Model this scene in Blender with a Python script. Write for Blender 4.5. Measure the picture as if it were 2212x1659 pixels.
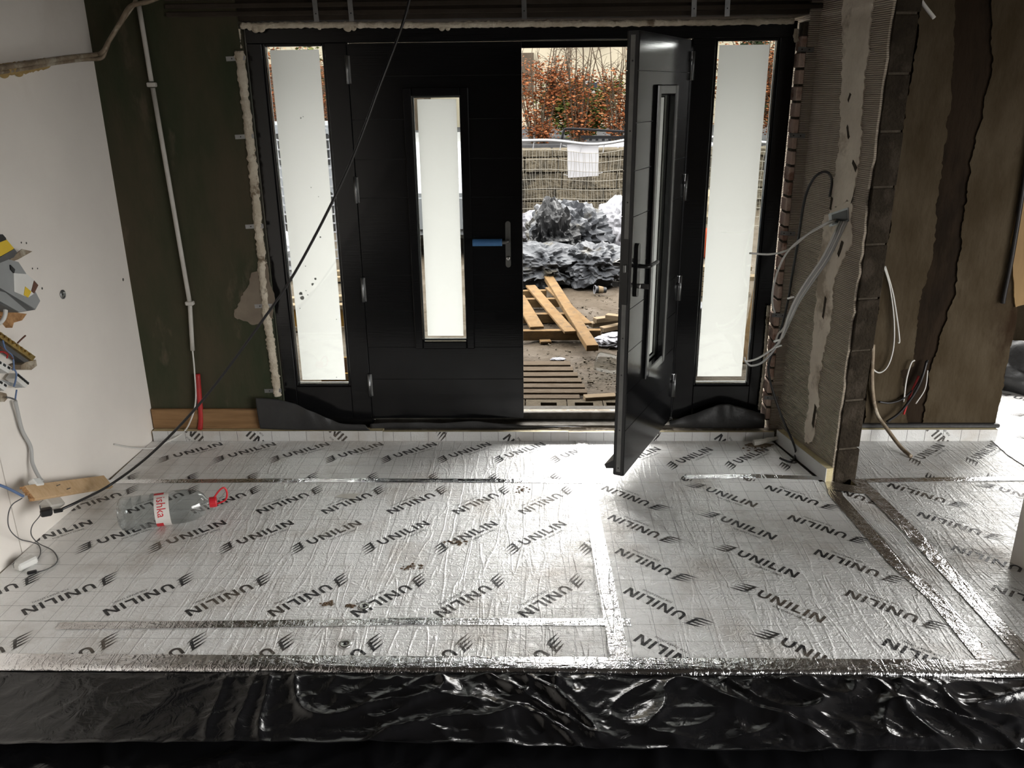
import bpy, bmesh, math, random
import numpy as np
from mathutils import Vector, Matrix, noise

# ------------------------------------------------------------------ camera
for o in list(bpy.data.objects):
    bpy.data.objects.remove(o, do_unlink=True)
scene = bpy.context.scene
COL = scene.collection
IW, IH = 2212.0, 1659.0
CF, CP, CR, CY = 1800.0, 0.33909, -0.01081, -0.02704      # focal (px), pitch, roll, yaw
CH = 1.89                                                 # eye height above the boards
_f = Vector((math.sin(CY) * math.cos(CP), math.cos(CY) * math.cos(CP), -math.sin(CP)))
_r0 = Vector((math.cos(CY), -math.sin(CY), 0))
_u0 = _r0.cross(_f)
_r = math.cos(CR) * _r0 + math.sin(CR) * _u0
_u = -math.sin(CR) * _r0 + math.cos(CR) * _u0
EYE = Vector((0, 0, CH))
cd = bpy.data.cameras.new('camera')
cam = bpy.data.objects.new('camera', cd)
COL.objects.link(cam)
cd.sensor_fit = 'HORIZONTAL'
cd.sensor_width = 36
cd.lens = 36 * CF / IW
cd.clip_start = 0.02
cd.clip_end = 300
cam.matrix_world = Matrix(((_r.x, _u.x, -_f.x, 0), (_r.y, _u.y, -_f.y, 0), (_r.z, _u.z, -_f.z, CH), (0, 0, 0, 1)))
scene.camera = cam

# ------------------------------------------------------------------ sky, exposure, daylight portals
SKY = 5.7
world = bpy.data.worlds.new('overcast_sky')
scene.world = world
world.use_nodes = True
wn = world.node_tree.nodes
wl = world.node_tree.links
bg = wn['Background']
tc = wn.new('ShaderNodeTexCoord')
sx = wn.new('ShaderNodeSeparateXYZ')
mr = wn.new('ShaderNodeMapRange')
mr.inputs['From Min'].default_value = 0.0
mr.inputs['From Max'].default_value = 1.0
mr.inputs['To Min'].default_value = SKY * 0.75
mr.inputs['To Max'].default_value = SKY * 1.6
wl.new(tc.outputs['Generated'], sx.inputs[0])
wl.new(sx.outputs['Z'], mr.inputs['Value'])
wl.new(mr.outputs[0], bg.inputs['Strength'])
bg.inputs['Color'].default_value = (1.0, 0.985, 0.955, 1)
scene.cycles.max_bounces = 9
scene.cycles.diffuse_bounces = 5
scene.cycles.glossy_bounces = 4
scene.cycles.transparent_max_bounces = 12
scene.view_settings.view_transform = 'Standard'
scene.view_settings.look = 'None'
scene.view_settings.gamma = 1.0
scene.view_settings.exposure = 1.28
scene.view_settings.use_curve_mapping = False

sl = bpy.data.lights.new('hazy_sun', 'SUN')
sl.energy = 0.8
sl.angle = math.radians(85)
sl.color = (1.0, .985, .96)
so = bpy.data.objects.new('hazy_sun', sl)
COL.objects.link(so)
SUN_AZ, SUN_EL = math.radians(24), math.radians(33)       # from beyond the yard, a little to the right
so.rotation_euler = Vector((-math.sin(SUN_AZ) * math.cos(SUN_EL), -math.cos(SUN_AZ) * math.cos(SUN_EL), -math.sin(SUN_EL))).to_track_quat('-Z', 'Y').to_euler()


def portal(name, loc, rot, sx_, sy_):
    l = bpy.data.lights.new(name, 'AREA')
    l.shape = 'RECTANGLE'
    l.size = sx_
    l.size_y = sy_
    l.cycles.is_portal = True
    o = bpy.data.objects.new(name, l)
    COL.objects.link(o)
    o.location = loc
    o.rotation_euler = rot


portal('daylight_portal_entrance', (-0.07, 4.80, 1.15), (math.radians(-90), 0, 0), 2.7, 2.1)
portal('daylight_portal_side', (4.75, -.75, 1.2), (0, math.radians(90), 0), 2.4, 6.5)  # guides sky light through the added side opening
portal('daylight_portal_extension', (3.6, 5.96, 1.5), (math.radians(-90), 0, 0), 1.5, 1.9)

# ------------------------------------------------------------------ pixel helpers (photo frame 2212 x 1659)


def ray(px, py):
    return _f + _r * ((px - IW / 2) / CF) - _u * ((py - IH / 2) / CF)


def onz(px, py, z=0.0):
    d = ray(px, py)
    return EYE + d * ((z - CH) / d.z)


def ony(px, py, Y):
    d = ray(px, py)
    return EYE + d * (Y / d.y)


LWX, LWS = -2.2, 0.031            # left wall: x = LWX + LWS*(y-4.43)


def onl(px, py, off=0.0):         # point on the left wall, off metres into the room
    d = ray(px, py)
    t = (LWX + off - LWS * 4.43) / (d.x - LWS * d.y)
    return EYE + d * t


def lwx(y):
    return LWX + LWS * (y - 4.43)


NBA, NBB = Vector((1.395, 4.43, 0)), Vector((1.515, 3.86, 0))   # nib wall's left face, in plan
NBN = Vector((-(NBA.y - NBB.y), NBA.x - NBB.x, 0)).normalized()  # pointing left into the hall


def onn(px, py, off=0.0):
    d = ray(px, py)
    p0 = NBA + NBN * off
    t = (p0 - EYE).dot(NBN) / d.dot(NBN)
    return EYE + d * t


# ------------------------------------------------------------------ object helpers
def tag(o, label=None, cat=None, group=None, kind=None):
    if label:
        o['label'] = label
    if cat:
        o['category'] = cat
    if group:
        o['group'] = group
    if kind:
        o['kind'] = kind
    return o


def thing(name, label, cat, loc=(0, 0, 0), group=None, kind=None):
    o = bpy.data.objects.new(name, None)
    o.empty_display_size = 0.05
    COL.objects.link(o)
    o.location = loc
    return tag(o, label, cat, group, kind)


def adopt(o, parent):
    o.parent = parent
    l = Vector(parent.location)
    p = parent.parent
    m = Matrix.Translation(l)
    if p:
        m = parent.matrix_parent_inverse @ m
        m = Matrix.Translation(Vector(p.location)) @ m
    o.matrix_parent_inverse = m.inverted()
    return o


def link(name, me, mat, parent=None, smooth=False, local=False):
    o = bpy.data.objects.new(name, me)
    COL.objects.link(o)
    if mat is not None:
        me.materials.clear()
        me.materials.append(mat)
    if smooth:
        me.polygons.foreach_set('use_smooth', [True] * len(me.polygons))
    if parent is not None:
        if local:
            o.parent = parent
        else:
            adopt(o, parent)
    return o


def mesh_of(name, bm):
    me = bpy.data.meshes.new(name)
    bm.normal_update()
    bm.to_mesh(me)
    bm.free()
    return me


def obj(name, bm, mat, parent=None, smooth=False, local=False):
    return link(name, mesh_of(name, bm), mat, parent, smooth, local)


def rawobj(name, v, f, mat, parent=None, smooth=False, local=False):
    me = bpy.data.meshes.new(name)
    me.from_pydata([tuple(p) for p in v], [], f)
    me.update()
    return link(name, me, mat, parent, smooth, local)


def NB():
    return bmesh.new()


def box(bm, x0, x1, y0, y1, z0, z1, bev=0.0):
    vs = [bm.verts.new(p) for p in ((x0, y0, z0), (x1, y0, z0), (x1, y1, z0), (x0, y1, z0), (x0, y0, z1), (x1, y0, z1), (x1, y1, z1), (x0, y1, z1))]
    fs = [bm.faces.new([vs[i] for i in q]) for q in ((3, 2, 1, 0), (4, 5, 6, 7), (0, 1, 5, 4), (1, 2, 6, 5), (2, 3, 7, 6), (3, 0, 4, 7))]
    if bev > 0:
        es = list({e for f in fs for e in f.edges})
        bmesh.ops.bevel(bm, geom=es, offset=bev, segments=1, affect='EDGES')
    return bm


def bx(x0, x1, y0, y1, z0, z1, bev=0.0):
    return box(NB(), x0, x1, y0, y1, z0, z1, bev)


def obox(c, size, R=None, bev=0.0, bm=None):
    """oriented box: centre, full sizes, 3x3 rotation"""
    b = NB()
    sx_, sy_, sz_ = size
    box(b, -sx_ / 2, sx_ / 2, -sy_ / 2, sy_ / 2, -sz_ / 2, sz_ / 2, bev)
    M = Matrix.Translation(Vector(c)) @ (R.to_4x4() if R is not None else Matrix())
    b.transform(M)
    if bm is None:
        return b
    me = bpy.data.meshes.new('t')
    b.to_mesh(me)
    b.free()
    bm.from_mesh(me)
    bpy.data.meshes.remove(me)
    return bm


def frame_xyz(xdir, zhint=(0, 0, 1)):
    x = Vector(xdir).normalized()
    y = Vector(zhint).cross(x).normalized()
    z = x.cross(y)
    return Matrix((x, y, z)).transposed()


def beam(a, b, w, h, bev=0.0, roll=0.0):
    """timber from a to b (centre line), w across, h high"""
    a, b = Vector(a), Vector(b)
    R = frame_xyz(b - a) @ Matrix.Rotation(roll, 3, 'X')
    return obox((a + b) / 2, ((b - a).length, w, h), R, bev)


def spline(pts, n=8):
    P = [Vector(p) for p in pts]
    P = [2 * P[0] - P[1]] + P + [2 * P[-1] - P[-2]]
    out = []
    for i in range(1, len(P) - 2):
        for k in range(n):
            t = k / n
            p0, p1, p2, p3 = P[i - 1:i + 3]
            out.append(0.5 * ((2 * p1) + (p2 - p0) * t + (2 * p0 - 5 * p1 + 4 * p2 - p3) * t * t + (3 * p1 - p0 - 3 * p2 + p3) * t ** 3))
    out.append(P[-2])
    return out


def tube(bm, pts, rad, seg=8, rfun=None, wob=0.0, ws=20.0):
    n = len(pts)
    rings = []
    up = None
    for i, p in enumerate(pts):
        t = (pts[min(i + 1, n - 1)] - pts[max(i - 1, 0)])
        t = t.normalized() if t.length > 1e-9 else Vector((0, 0, 1))
        if up is None:
            up = Vector((0, 0, 1)) if abs(t.z) < .9 else Vector((1, 0, 0))
        a = t.cross(up).normalized()
        up = a.cross(t).normalized()
        r_ = rad if rfun is None else rfun(i / max(1, n - 1))
        ring = []
        for k in range(seg):
            an = 2 * math.pi * k / seg
            d = a * math.cos(an) + up * math.sin(an)
            q = r_
            if wob:
                q *= 1 + wob * noise.noise((p + d * r_) * ws)
            ring.append(bm.verts.new(p + d * q))
        rings.append(ring)
    for i in range(n - 1):
        for k in range(seg):
            bm.faces.new((rings[i][k], rings[i][(k + 1) % seg], rings[i + 1][(k + 1) % seg], rings[i + 1][k]))
    bm.faces.new(rings[0][::-1])
    bm.faces.new(rings[-1])
    return bm


def wire(pts, rad, n=8, seg=8, **k):
    return tube(NB(), spline(pts, n), rad, seg, **k)


def lathe(prof, seg=24, M=None):
    """prof: (r, z) list turned about z"""
    bm = NB()
    rings = []
    for r_, z in prof:
        if r_ < 1e-6:
            rings.append([bm.verts.new((0, 0, z))])
        else:
            rings.append([bm.verts.new((r_ * math.cos(2 * math.pi * k / seg), r_ * math.sin(2 * math.pi * k / seg), z)) for k in range(seg)])
    for A, B in zip(rings, rings[1:]):
        for k in range(seg):
            k2 = (k + 1) % seg
            if len(A) == 1 and len(B) == 1:
                continue
            if len(A) == 1:
                bm.faces.new((A[0], B[k2], B[k]))
            elif len(B) == 1:
                bm.faces.new((A[k], A[k2], B[0]))
            else:
                bm.faces.new((A[k], A[k2], B[k2], B[k]))
    if M is not None:
        bm.transform(M)
    return bm


def prism(poly, n, th):
    """closed polygon (3D points in one plane) thickened by th along n"""
    bm = NB()
    n = Vector(n)
    a = [bm.verts.new(p) for p in poly]
    b = [bm.verts.new(Vector(p) + n * th) for p in poly]
    k = len(poly)
    bm.faces.new(a[::-1])
    bm.faces.new(b)
    for i in range(k):
        bm.faces.new((a[i], a[(i + 1) % k], b[(i + 1) % k], b[i]))
    bmesh.ops.recalc_face_normals(bm, faces=bm.faces[:])
    return bm


def ragged(pts, amp, step=0.03, seed=0.0):
    """subdivide a closed 3D outline and shake it"""
    out = []
    k = len(pts)
    for i in range(k):
        a, b = Vector(pts[i]), Vector(pts[(i + 1) % k])
        m = max(1, int((b - a).length / step))
        d = (b - a).normalized()
        for j in range(m):
            p = a + (b - a) * (j / m)
            s = noise.noise(p * 9 + Vector((seed, 0, 0))) + .7 * noise.noise(p * 34 + Vector((0, seed, 0))) + .5 * noise.noise(p * 90 + Vector((0, 0, seed)))
            out.append((p, d, s * amp))
    return out


def ragged_in_plane(pts, n, amp, step=0.03, seed=0.0):
    n = Vector(n)
    return [p + d.cross(n).normalized() * s for p, d, s in ragged(pts, amp, step, seed)]


def sheet(name, nu, nv, fn, mat, parent=None, smooth=True, th=0.0):
    v, f = [], []
    for j in range(nv + 1):
        for i in range(nu + 1):
            v.append(fn(i / nu, j / nv))
    w = nu + 1
    for j in range(nv):
        for i in range(nu):
            f.append((j * w + i, j * w + i + 1, (j + 1) * w + i + 1, (j + 1) * w + i))
    o = rawobj(name, v, f, mat, parent, smooth)
    if th:
        m = o.modifiers.new('thickness', 'SOLIDIFY')
        m.thickness = th
        m.offset = 0
    return o


# ------------------------------------------------------------------ materials
def newmat(name):
    m = bpy.data.materials.new(name)
    m.use_nodes = True
    nt = m.node_tree
    b = nt.nodes['Principled BSDF']
    return m, nt.nodes, nt.links, b


def c4(c):
    return (c[0], c[1], c[2], 1.0)


def pm(name, c1, c2=None, scale=6.0, rough=.7, metal=0.0, bump=0.0, bscale=40.0, spec=.5, stretch=(1, 1, 1), lo=.35, hi=.65, c3=None, s3=2.0, lo3=.52, hi3=.62, rvar=0.0, dist=.01):
    m, N, L, b = newmat(name)
    b.inputs['Base Color'].default_value = c4(c1)
    b.inputs['Roughness'].default_value = rough
    b.inputs['Metallic'].default_value = metal
    b.inputs['Specular IOR Level'].default_value = spec
    t = N.new('ShaderNodeTexCoord')
    mp = N.new('ShaderNodeMapping')
    mp.inputs['Scale'].default_value = stretch
    L.new(t.outputs['Object'], mp.inputs['Vector'])
    if c2 is not None:
        n = N.new('ShaderNodeTexNoise')
        n.inputs['Scale'].default_value = scale
        n.inputs['Detail'].default_value = 6
        n.inputs['Roughness'].default_value = .6
        L.new(mp.outputs[0], n.inputs['Vector'])
        r_ = N.new('ShaderNodeMapRange')
        r_.inputs['From Min'].default_value = lo
        r_.inputs['From Max'].default_value = hi
        L.new(n.outputs['Fac'], r_.inputs['Value'])
        mx = N.new('ShaderNodeMix')
        mx.data_type = 'RGBA'
        mx.inputs['A'].default_value = c4(c1)
        mx.inputs['B'].default_value = c4(c2)
        L.new(r_.outputs[0], mx.inputs['Factor'])
        out = mx.outputs['Result']
        if c3 is not None:
            n3 = N.new('ShaderNodeTexNoise')
            n3.inputs['Scale'].default_value = s3
            n3.inputs['Detail'].default_value = 8
            n3.inputs['Roughness'].default_value = .65
            mp3 = N.new('ShaderNodeMapping')
            mp3.inputs['Scale'].default_value = stretch
            mp3.inputs['Location'].default_value = (7.3, 2.1, 4.4)
            L.new(t.outputs['Object'], mp3.inputs['Vector'])
            L.new(mp3.outputs[0], n3.inputs['Vector'])
            r3 = N.new('ShaderNodeMapRange')
            r3.inputs['From Min'].default_value = lo3
            r3.inputs['From Max'].default_value = hi3
            L.new(n3.outputs['Fac'], r3.inputs['Value'])
            m3 = N.new('ShaderNodeMix')
            m3.data_type = 'RGBA'
            L.new(out, m3.inputs['A'])
            m3.inputs['B'].default_value = c4(c3)
            L.new(r3.outputs[0], m3.inputs['Factor'])
            out = m3.outputs['Result']
        L.new(out, b.inputs['Base Color'])
    if bump:
        n2 = N.new('ShaderNodeTexNoise')
        n2.inputs['Scale'].default_value = bscale
        n2.inputs['Detail'].default_value = 5
        L.new(mp.outputs[0], n2.inputs['Vector'])
        bp = N.new('ShaderNodeBump')
        bp.inputs['Strength'].default_value = bump
        bp.inputs['Distance'].default_value = dist
        L.new(n2.outputs['Fac'], bp.inputs['Height'])
        L.new(bp.outputs[0], b.inputs['Normal'])
        if rvar:
            rr = N.new('ShaderNodeMapRange')
            rr.inputs['To Min'].default_value = rough - rvar
            rr.inputs['To Max'].default_value = rough + rvar
            rr.inputs['From Min'].default_value = .3
            rr.inputs['From Max'].default_value = .7
            L.new(n2.outputs['Fac'], rr.inputs['Value'])
            L.new(rr.outputs[0], b.inputs['Roughness'])
    return m


def math_node(N, L, op, a, b=None, clamp=False):
    n = N.new('ShaderNodeMath')
    n.operation = op
    n.use_clamp = clamp
    for i, v in enumerate((a, b)):
        if v is None:
            continue
        if isinstance(v, (int, float)):
            n.inputs[i].default_value = v
        else:
            L.new(v, n.inputs[i])
    return n.outputs[0]


def foil_mat(name, along='Y', ink=False, grid=True, base=(.9, .9, .895), metal=.24, rough=.37, seed=0.0, wr=1.0):
    """matt aluminium board facing: crinkled, printed 100 mm grid, dirt"""
    m, N, L, b = newmat(name)
    t = N.new('ShaderNodeTexCoord')
    V = t.outputs['Object']
    off = N.new('ShaderNodeMapping')
    off.inputs['Location'].default_value = (seed, seed * 1.7, 0)
    L.new(V, off.inputs['Vector'])

    def nz(scale, st, det=3.0, rg=.55, dis=0.0):
        mp = N.new('ShaderNodeMapping')
        mp.inputs['Scale'].default_value = st
        L.new(off.outputs[0], mp.inputs['Vector'])
        n = N.new('ShaderNodeTexNoise')
        n.inputs['Scale'].default_value = scale
        n.inputs['Detail'].default_value = det
        n.inputs['Roughness'].default_value = rg
        n.inputs['Distortion'].default_value = dis
        L.new(mp.outputs[0], n.inputs['Vector'])
        return n.outputs['Fac']
    st = (1, .13, 1) if along == 'Y' else (.13, 1, 1)
    st2 = (.16, 1, 1) if along == 'Y' else (1, .16, 1)
    a = nz(16, st, 2, .5, .6)
    ridge = math_node(N, L, 'ABSOLUTE', math_node(N, L, 'SUBTRACT', a, .5))
    ridge = math_node(N, L, 'SUBTRACT', 1.0, math_node(N, L, 'MULTIPLY', ridge, 16.0), True)      # thin long folds
    c = nz(22, st2, 2, .5, .8)
    r2 = math_node(N, L, 'ABSOLUTE', math_node(N, L, 'SUBTRACT', c, .5))
    r2 = math_node(N, L, 'SUBTRACT', 1.0, math_node(N, L, 'MULTIPLY', r2, 18.0), True)
    fine = nz(30, (1, 1, 1), 3, .6, 1.2)
    fr = math_node(N, L, 'ABSOLUTE', math_node(N, L, 'SUBTRACT', fine, .5))
    big = nz(2.2, (1, 1, 1), 2, .5)
    hgt = math_node(N, L, 'ADD', math_node(N, L, 'MULTIPLY', ridge, .45), math_node(N, L, 'MULTIPLY', r2, .28))
    hgt = math_node(N, L, 'ADD', hgt, math_node(N, L, 'MULTIPLY', fr, 2.3))
    hgt = math_node(N, L, 'ADD', hgt, math_node(N, L, 'MULTIPLY', big, 2.0))
    bp = N.new('ShaderNodeBump')
    bp.inputs['Strength'].default_value = .9 * wr
    bp.inputs['Distance'].default_value = .004
    L.new(hgt, bp.inputs['Height'])
    L.new(bp.outputs[0], b.inputs['Normal'])
    # dirt
    d = nz(2.6, (1, 1, 1), 7, .62)
    dm = N.new('ShaderNodeMapRange')
    dm.inputs['From Min'].default_value = .50
    dm.inputs['From Max'].default_value = .78
    dm.inputs['To Max'].default_value = .62
    L.new(d, dm.inputs['Value'])
    col = N.new('ShaderNodeMix')
    col.data_type = 'RGBA'
    col.inputs['A'].default_value = c4(base)
    col.inputs['B'].default_value = (.33, .26, .19, 1)
    L.new(dm.outputs[0], col.inputs['Factor'])
    out = col.outputs['Result']
    if grid:
        s = N.new('ShaderNodeSeparateXYZ')
        L.new(V, s.inputs[0])
        g = None
        for ax in ('X', 'Y'):
            fx = math_node(N, L, 'FRACT', math_node(N, L, 'MULTIPLY', s.outputs[ax], 10.0))
            dx = math_node(N, L, 'ABSOLUTE', math_node(N, L, 'SUBTRACT', fx, .5))
            ln = math_node(N, L, 'LESS_THAN', dx, .008)
            g = ln if g is None else math_node(N, L, 'MAXIMUM', g, ln)
        gm = N.new('ShaderNodeMix')
        gm.data_type = 'RGBA'
        L.new(out, gm.inputs['A'])
        gm.inputs['B'].default_value = (.1, .1, .11, 1)
        L.new(math_node(N, L, 'MULTIPLY', g, .7), gm.inputs['Factor'])
        out = gm.outputs['Result']
    L.new(out, b.inputs['Base Color'])
    b.inputs['Metallic'].default_value = metal
    b.inputs['Roughness'].default_value = rough
    if not ink:
        rr = N.new('ShaderNodeMapRange')
        rr.inputs['From Min'].default_value = .35
        rr.inputs['From Max'].default_value = .75
        rr.inputs['To Min'].default_value = rough
        rr.inputs['To Max'].default_value = rough + .2
        L.new(d, rr.inputs['Value'])
        L.new(rr.outputs[0], b.inputs['Roughness'])
    return m


M = {}
M['foil'] = foil_mat('aluminium_facing', 'Y')
M['foil_right'] = foil_mat('aluminium_facing_turned', 'Y', seed=3.7, wr=1.15)
M['foil_far'] = foil_mat('aluminium_facing_dirty', 'Y', seed=9.1, base=(.66, .66, .65))
M['upstand'] = foil_mat('upstand_facing', 'X', seed=5.0, metal=.15, rough=.5, base=(.6, .6, .59), wr=.3, grid=False)
M['ink'] = foil_mat('black_print', 'Y', ink=True, grid=False, base=(.02, .02, .022), metal=0.0, rough=.42)
M['tape'] = foil_mat('bright_foil_tape', 'X', grid=False, base=(.86, .865, .88), metal=1.0, rough=.12, seed=12.0, wr=.55)
M['tape_y'] = foil_mat('bright_foil_tape_lengthwise', 'Y', grid=False, base=(.86, .865, .88), metal=1.0, rough=.14, seed=15.0, wr=.6)
M['pir'] = pm('yellow_insulation_core', (.62, .54, .33), (.5, .42, .24), 30, .9, bump=.3, bscale=160)
M['white_wall'] = pm('skimmed_plasterboard', (.80, .755, .70), (.76, .715, .665), 2.5, .75, c3=(.68, .62, .56), s3=1.1, lo3=.58, hi3=.8, bump=.05, bscale=60)
M['green_wall'] = pm('stained_green_plaster', (.036, .045, .026), (.068, .058, .038), 2.6, .85, c3=(.125, .095, .07), s3=3.4, lo3=.58, hi3=.74, stretch=(1.6, 1, .55), bump=.25, bscale=24)
M['brown_wall'] = pm('bare_brown_render', (.018, .0115, .007), (.025, .017, .011), 2.2, .9, c3=(.013, .009, .006), s3=3, stretch=(1.5, 1, .5), bump=.5, bscale=30)
M['cream_plaster'] = pm('old_cream_plaster', (.072, .056, .036), (.044, .032, .018), 4.5, .85, c3=(.026, .015, .008), s3=2.4, lo3=.54, hi3=.68, stretch=(1.4, 1, .6), bump=.6, bscale=26)
M['patch'] = pm('pale_grey_brown_plaster', (.72, .64, .54), (.62, .54, .45), 6, .9, c3=(.40, .33, .26), s3=5, bump=1.0, bscale=16)
M['block'] = pm('dark_concrete_block', (.034, .027, .019), (.023, .018, .013), 14, .95, c3=(.05, .04, .03), s3=6, bump=1.0, bscale=70)
M['mortar'] = pm('mortar_joint', (.085, .072, .055), (.06, .05, .038), 30, .95, bump=.6, bscale=90)
M['brick'] = pm('pale_pink_brick', (.62, .49, .42), (.52, .36, .29), 9, .9, c3=(.3, .17, .13), s3=5, bump=.5, bscale=70)
M['foam'] = pm('old_expanding_foam', (.62, .56, .46), (.46, .40, .31), 14, .9, c3=(.2, .155, .11), s3=7, lo3=.6, hi3=.66, bump=1.0, bscale=60)
M['foam_y'] = pm('yellow_foam', (.46, .33, .14), (.36, .24, .09), 20, .9, bump=.8, bscale=70)
M['timber'] = pm('old_timber', (.30, .18, .09), (.2, .115, .055), 5, .8, stretch=(.4, 4, 6), c3=(.13, .08, .045), s3=3, bump=.3, bscale=30)
M['lintel'] = pm('dark_lintel', (.05, .04, .032), (.035, .028, .022), 5, .85, bump=.3, bscale=40)
M['steel'] = pm('galvanised_strap', (.36, .365, .37), (.27, .275, .28), 20, .38, 1.0, bump=.15, bscale=60)
M['chrome'] = pm('satin_steel', (.62, .62, .6), None, rough=.28, metal=1.0)
M['black_paint'] = pm('black_door_paint', (.0055, .0057, .0063), (.0075, .0075, .008), 9, .16, bump=.02, bscale=18, stretch=(.3, 1, 8), spec=.42)
M['dark_edge'] = pm('door_edge', (.012, .012, .013), None, rough=.4)
M['rubber'] = pm('black_rubber', (.012, .012, .012), None, rough=.55)
M['grey_metal'] = pm('dull_grey_metal', (.20, .20, .19), (.15, .15, .145), 12, .5, .6)
M['sill_metal'] = pm('dusty_threshold_metal', (.14, .13, .115), (.08, .072, .06), 16, .7, .2, bump=.3, bscale=60, spec=.1)
M['handle_dark'] = pm('dark_bronze_handle', (.03, .03, .03), None, rough=.3, metal=.7)
M['blue_tube'] = pm('blue_foam_sleeve', (.06, .19, .42), (.05, .15, .34), 20, .5)
M['white_plastic'] = pm('white_plastic', (.72, .72, .70), (.66, .65, .62), 6, .4)
M['offwhite_plastic'] = pm('dirty_white_plastic', (.55, .53, .49), (.45, .43, .39), 8, .5)
M['grey_plastic'] = pm('grey_plastic', (.30, .31, .31), (.26, .27, .27), 6, .45)
M['dgrey_plastic'] = pm('dark_grey_plastic', (.10, .10, .10), (.08, .08, .08), 6, .5)
M['black_plastic'] = pm('black_plastic', (.012, .012, .013), None, rough=.4)
M['yellow_plastic'] = pm('yellow_plastic', (.72, .50, .03), None, rough=.4)
M['red'] = pm('red_plastic', (.55, .02, .03), None, rough=.4)
M['red_dark'] = pm('red_duct', (.42, .02, .02), (.3, .015, .015), 14, .5)
M['brass'] = pm('brass', (.55, .40, .16), (.35, .24, .09), 40, .35, 1.0)
M['blue_wire'] = pm('blue_wire', (.10, .16, .30), None, rough=.45)
M['brown_wire'] = pm('brown_wire', (.12, .05, .03), None, rough=.45)
M['grey_wire'] = pm('grey_cable', (.42, .42, .41), None, rough=.4)
M['lgrey_wire'] = pm('pale_grey_cable', (.62, .61, .58), None, rough=.4)
M['black_wire'] = pm('black_cable', (.012, .011, .012), None, rough=.35)
M['pipe'] = pm('dirty_pipe', (.30, .24, .17), (.16, .115, .075), 16, .6, c3=(.42, .37, .29), s3=9)
M['plywood'] = pm('light_timber_offcut', (.62, .43, .25), (.52, .34, .18), 4, .7, stretch=(1, 8, 8), bump=.1, bscale=30)
M['splinter'] = pm('splintered_end', (.48, .27, .12), (.3, .15, .06), 40, .9, bump=.8, bscale=90)
M['paper'] = pm('white_paper', (.70, .68, .63), (.6, .58, .53), 10, .8)
M['rubble'] = pm('rubble_dust', (.30, .24, .18), (.2, .155, .11), 40, .95, bump=1.0, bscale=120)
M['concrete'] = pm('rough_concrete', (.30, .26, .21), (.2, .17, .13), 12, .9, c3=(.4, .36, .3), s3=20, bump=.8, bscale=50)
M['slab'] = pm('dark_slab', (.06, .06, .06), (.04, .04, .04), 3, .9)
M['ceiling'] = pm('dark_ceiling', (.12, .105, .09), (.08, .07, .06), 3, .9)
M['dpc'] = pm('black_dpc_felt', (.02, .02, .021), (.03, .03, .03), 8, .5, bump=.35, bscale=30)


def membrane_mat():
    m, N, L, b = newmat('black_polythene')
    t = N.new('ShaderNodeTexCoord')
    b.inputs['Base Color'].default_value = (.007, .007, .008, 1)
    b.inputs['Roughness'].default_value = .2
    b.inputs['Specular IOR Level'].default_value = .6
    mp = N.new('ShaderNodeMapping')
    mp.inputs['Scale'].default_value = (.35, 1.6, 1)
    L.new(t.outputs['Object'], mp.inputs['Vector'])
    n = N.new('ShaderNodeTexNoise')
    n.inputs['Scale'].default_value = 60
    n.inputs['Detail'].default_value = 3
    L.new(mp.outputs[0], n.inputs['Vector'])
    n2 = N.new('ShaderNodeTexNoise')
    n2.inputs['Scale'].default_value = 13
    n2.inputs['Detail'].default_value = 4
    n2.inputs['Distortion'].default_value = 1.0
    L.new(t.outputs['Object'], n2.inputs['Vector'])
    cr = math_node(N, L, 'ABSOLUTE', math_node(N, L, 'SUBTRACT', n2.outputs['Fac'], .5))
    h = math_node(N, L, 'ADD', math_node(N, L, 'MULTIPLY', n.outputs['Fac'], .12), cr)
    bp = N.new('ShaderNodeBump')
    bp.inputs['Strength'].default_value = .35
    bp.inputs['Distance'].default_value = .012
    L.new(h, bp.inputs['Height'])
    L.new(bp.outputs[0], b.inputs['Normal'])
    return m


M['membrane'] = membrane_mat()


def glass_mat(name, tint=(.93, .95, .94), refl=.05, fres=False):
    m = bpy.data.materials.new(name)
    m.use_nodes = True
    N, L = m.node_tree.nodes, m.node_tree.links
    N.remove(N['Principled BSDF'])
    o = N['Material Output']
    tr = N.new('ShaderNodeBsdfTransparent')
    tr.inputs[0].default_value = c4(tint)
    gl = N.new('ShaderNodeBsdfGlossy')
    gl.inputs['Roughness'].default_value = .03
    mx = N.new('ShaderNodeMixShader')
    mx.inputs[0].default_value = refl
    if fres:
        lw = N.new('ShaderNodeLayerWeight')
        lw.inputs['Blend'].default_value = .25
        mr_ = N.new('ShaderNodeMapRange')
        mr_.inputs['To Min'].default_value = refl
        mr_.inputs['To Max'].default_value = .75
        L.new(lw.outputs['Facing'], mr_.inputs['Value'])
        L.new(mr_.outputs[0], mx.inputs[0])
    L.new(tr.outputs[0], mx.inputs[1])
    L.new(gl.outputs[0], mx.inputs[2])
    L.new(mx.outputs[0], o.inputs['Surface'])
    return m


M['glass'] = glass_mat('window_glass')
M['clear_plastic'] = glass_mat('clear_bottle_plastic', (.86, .89, .90), .07, True)
M['jug_plastic'] = glass_mat('clear_jug_plastic', (.82, .84, .84), .012)


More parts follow.
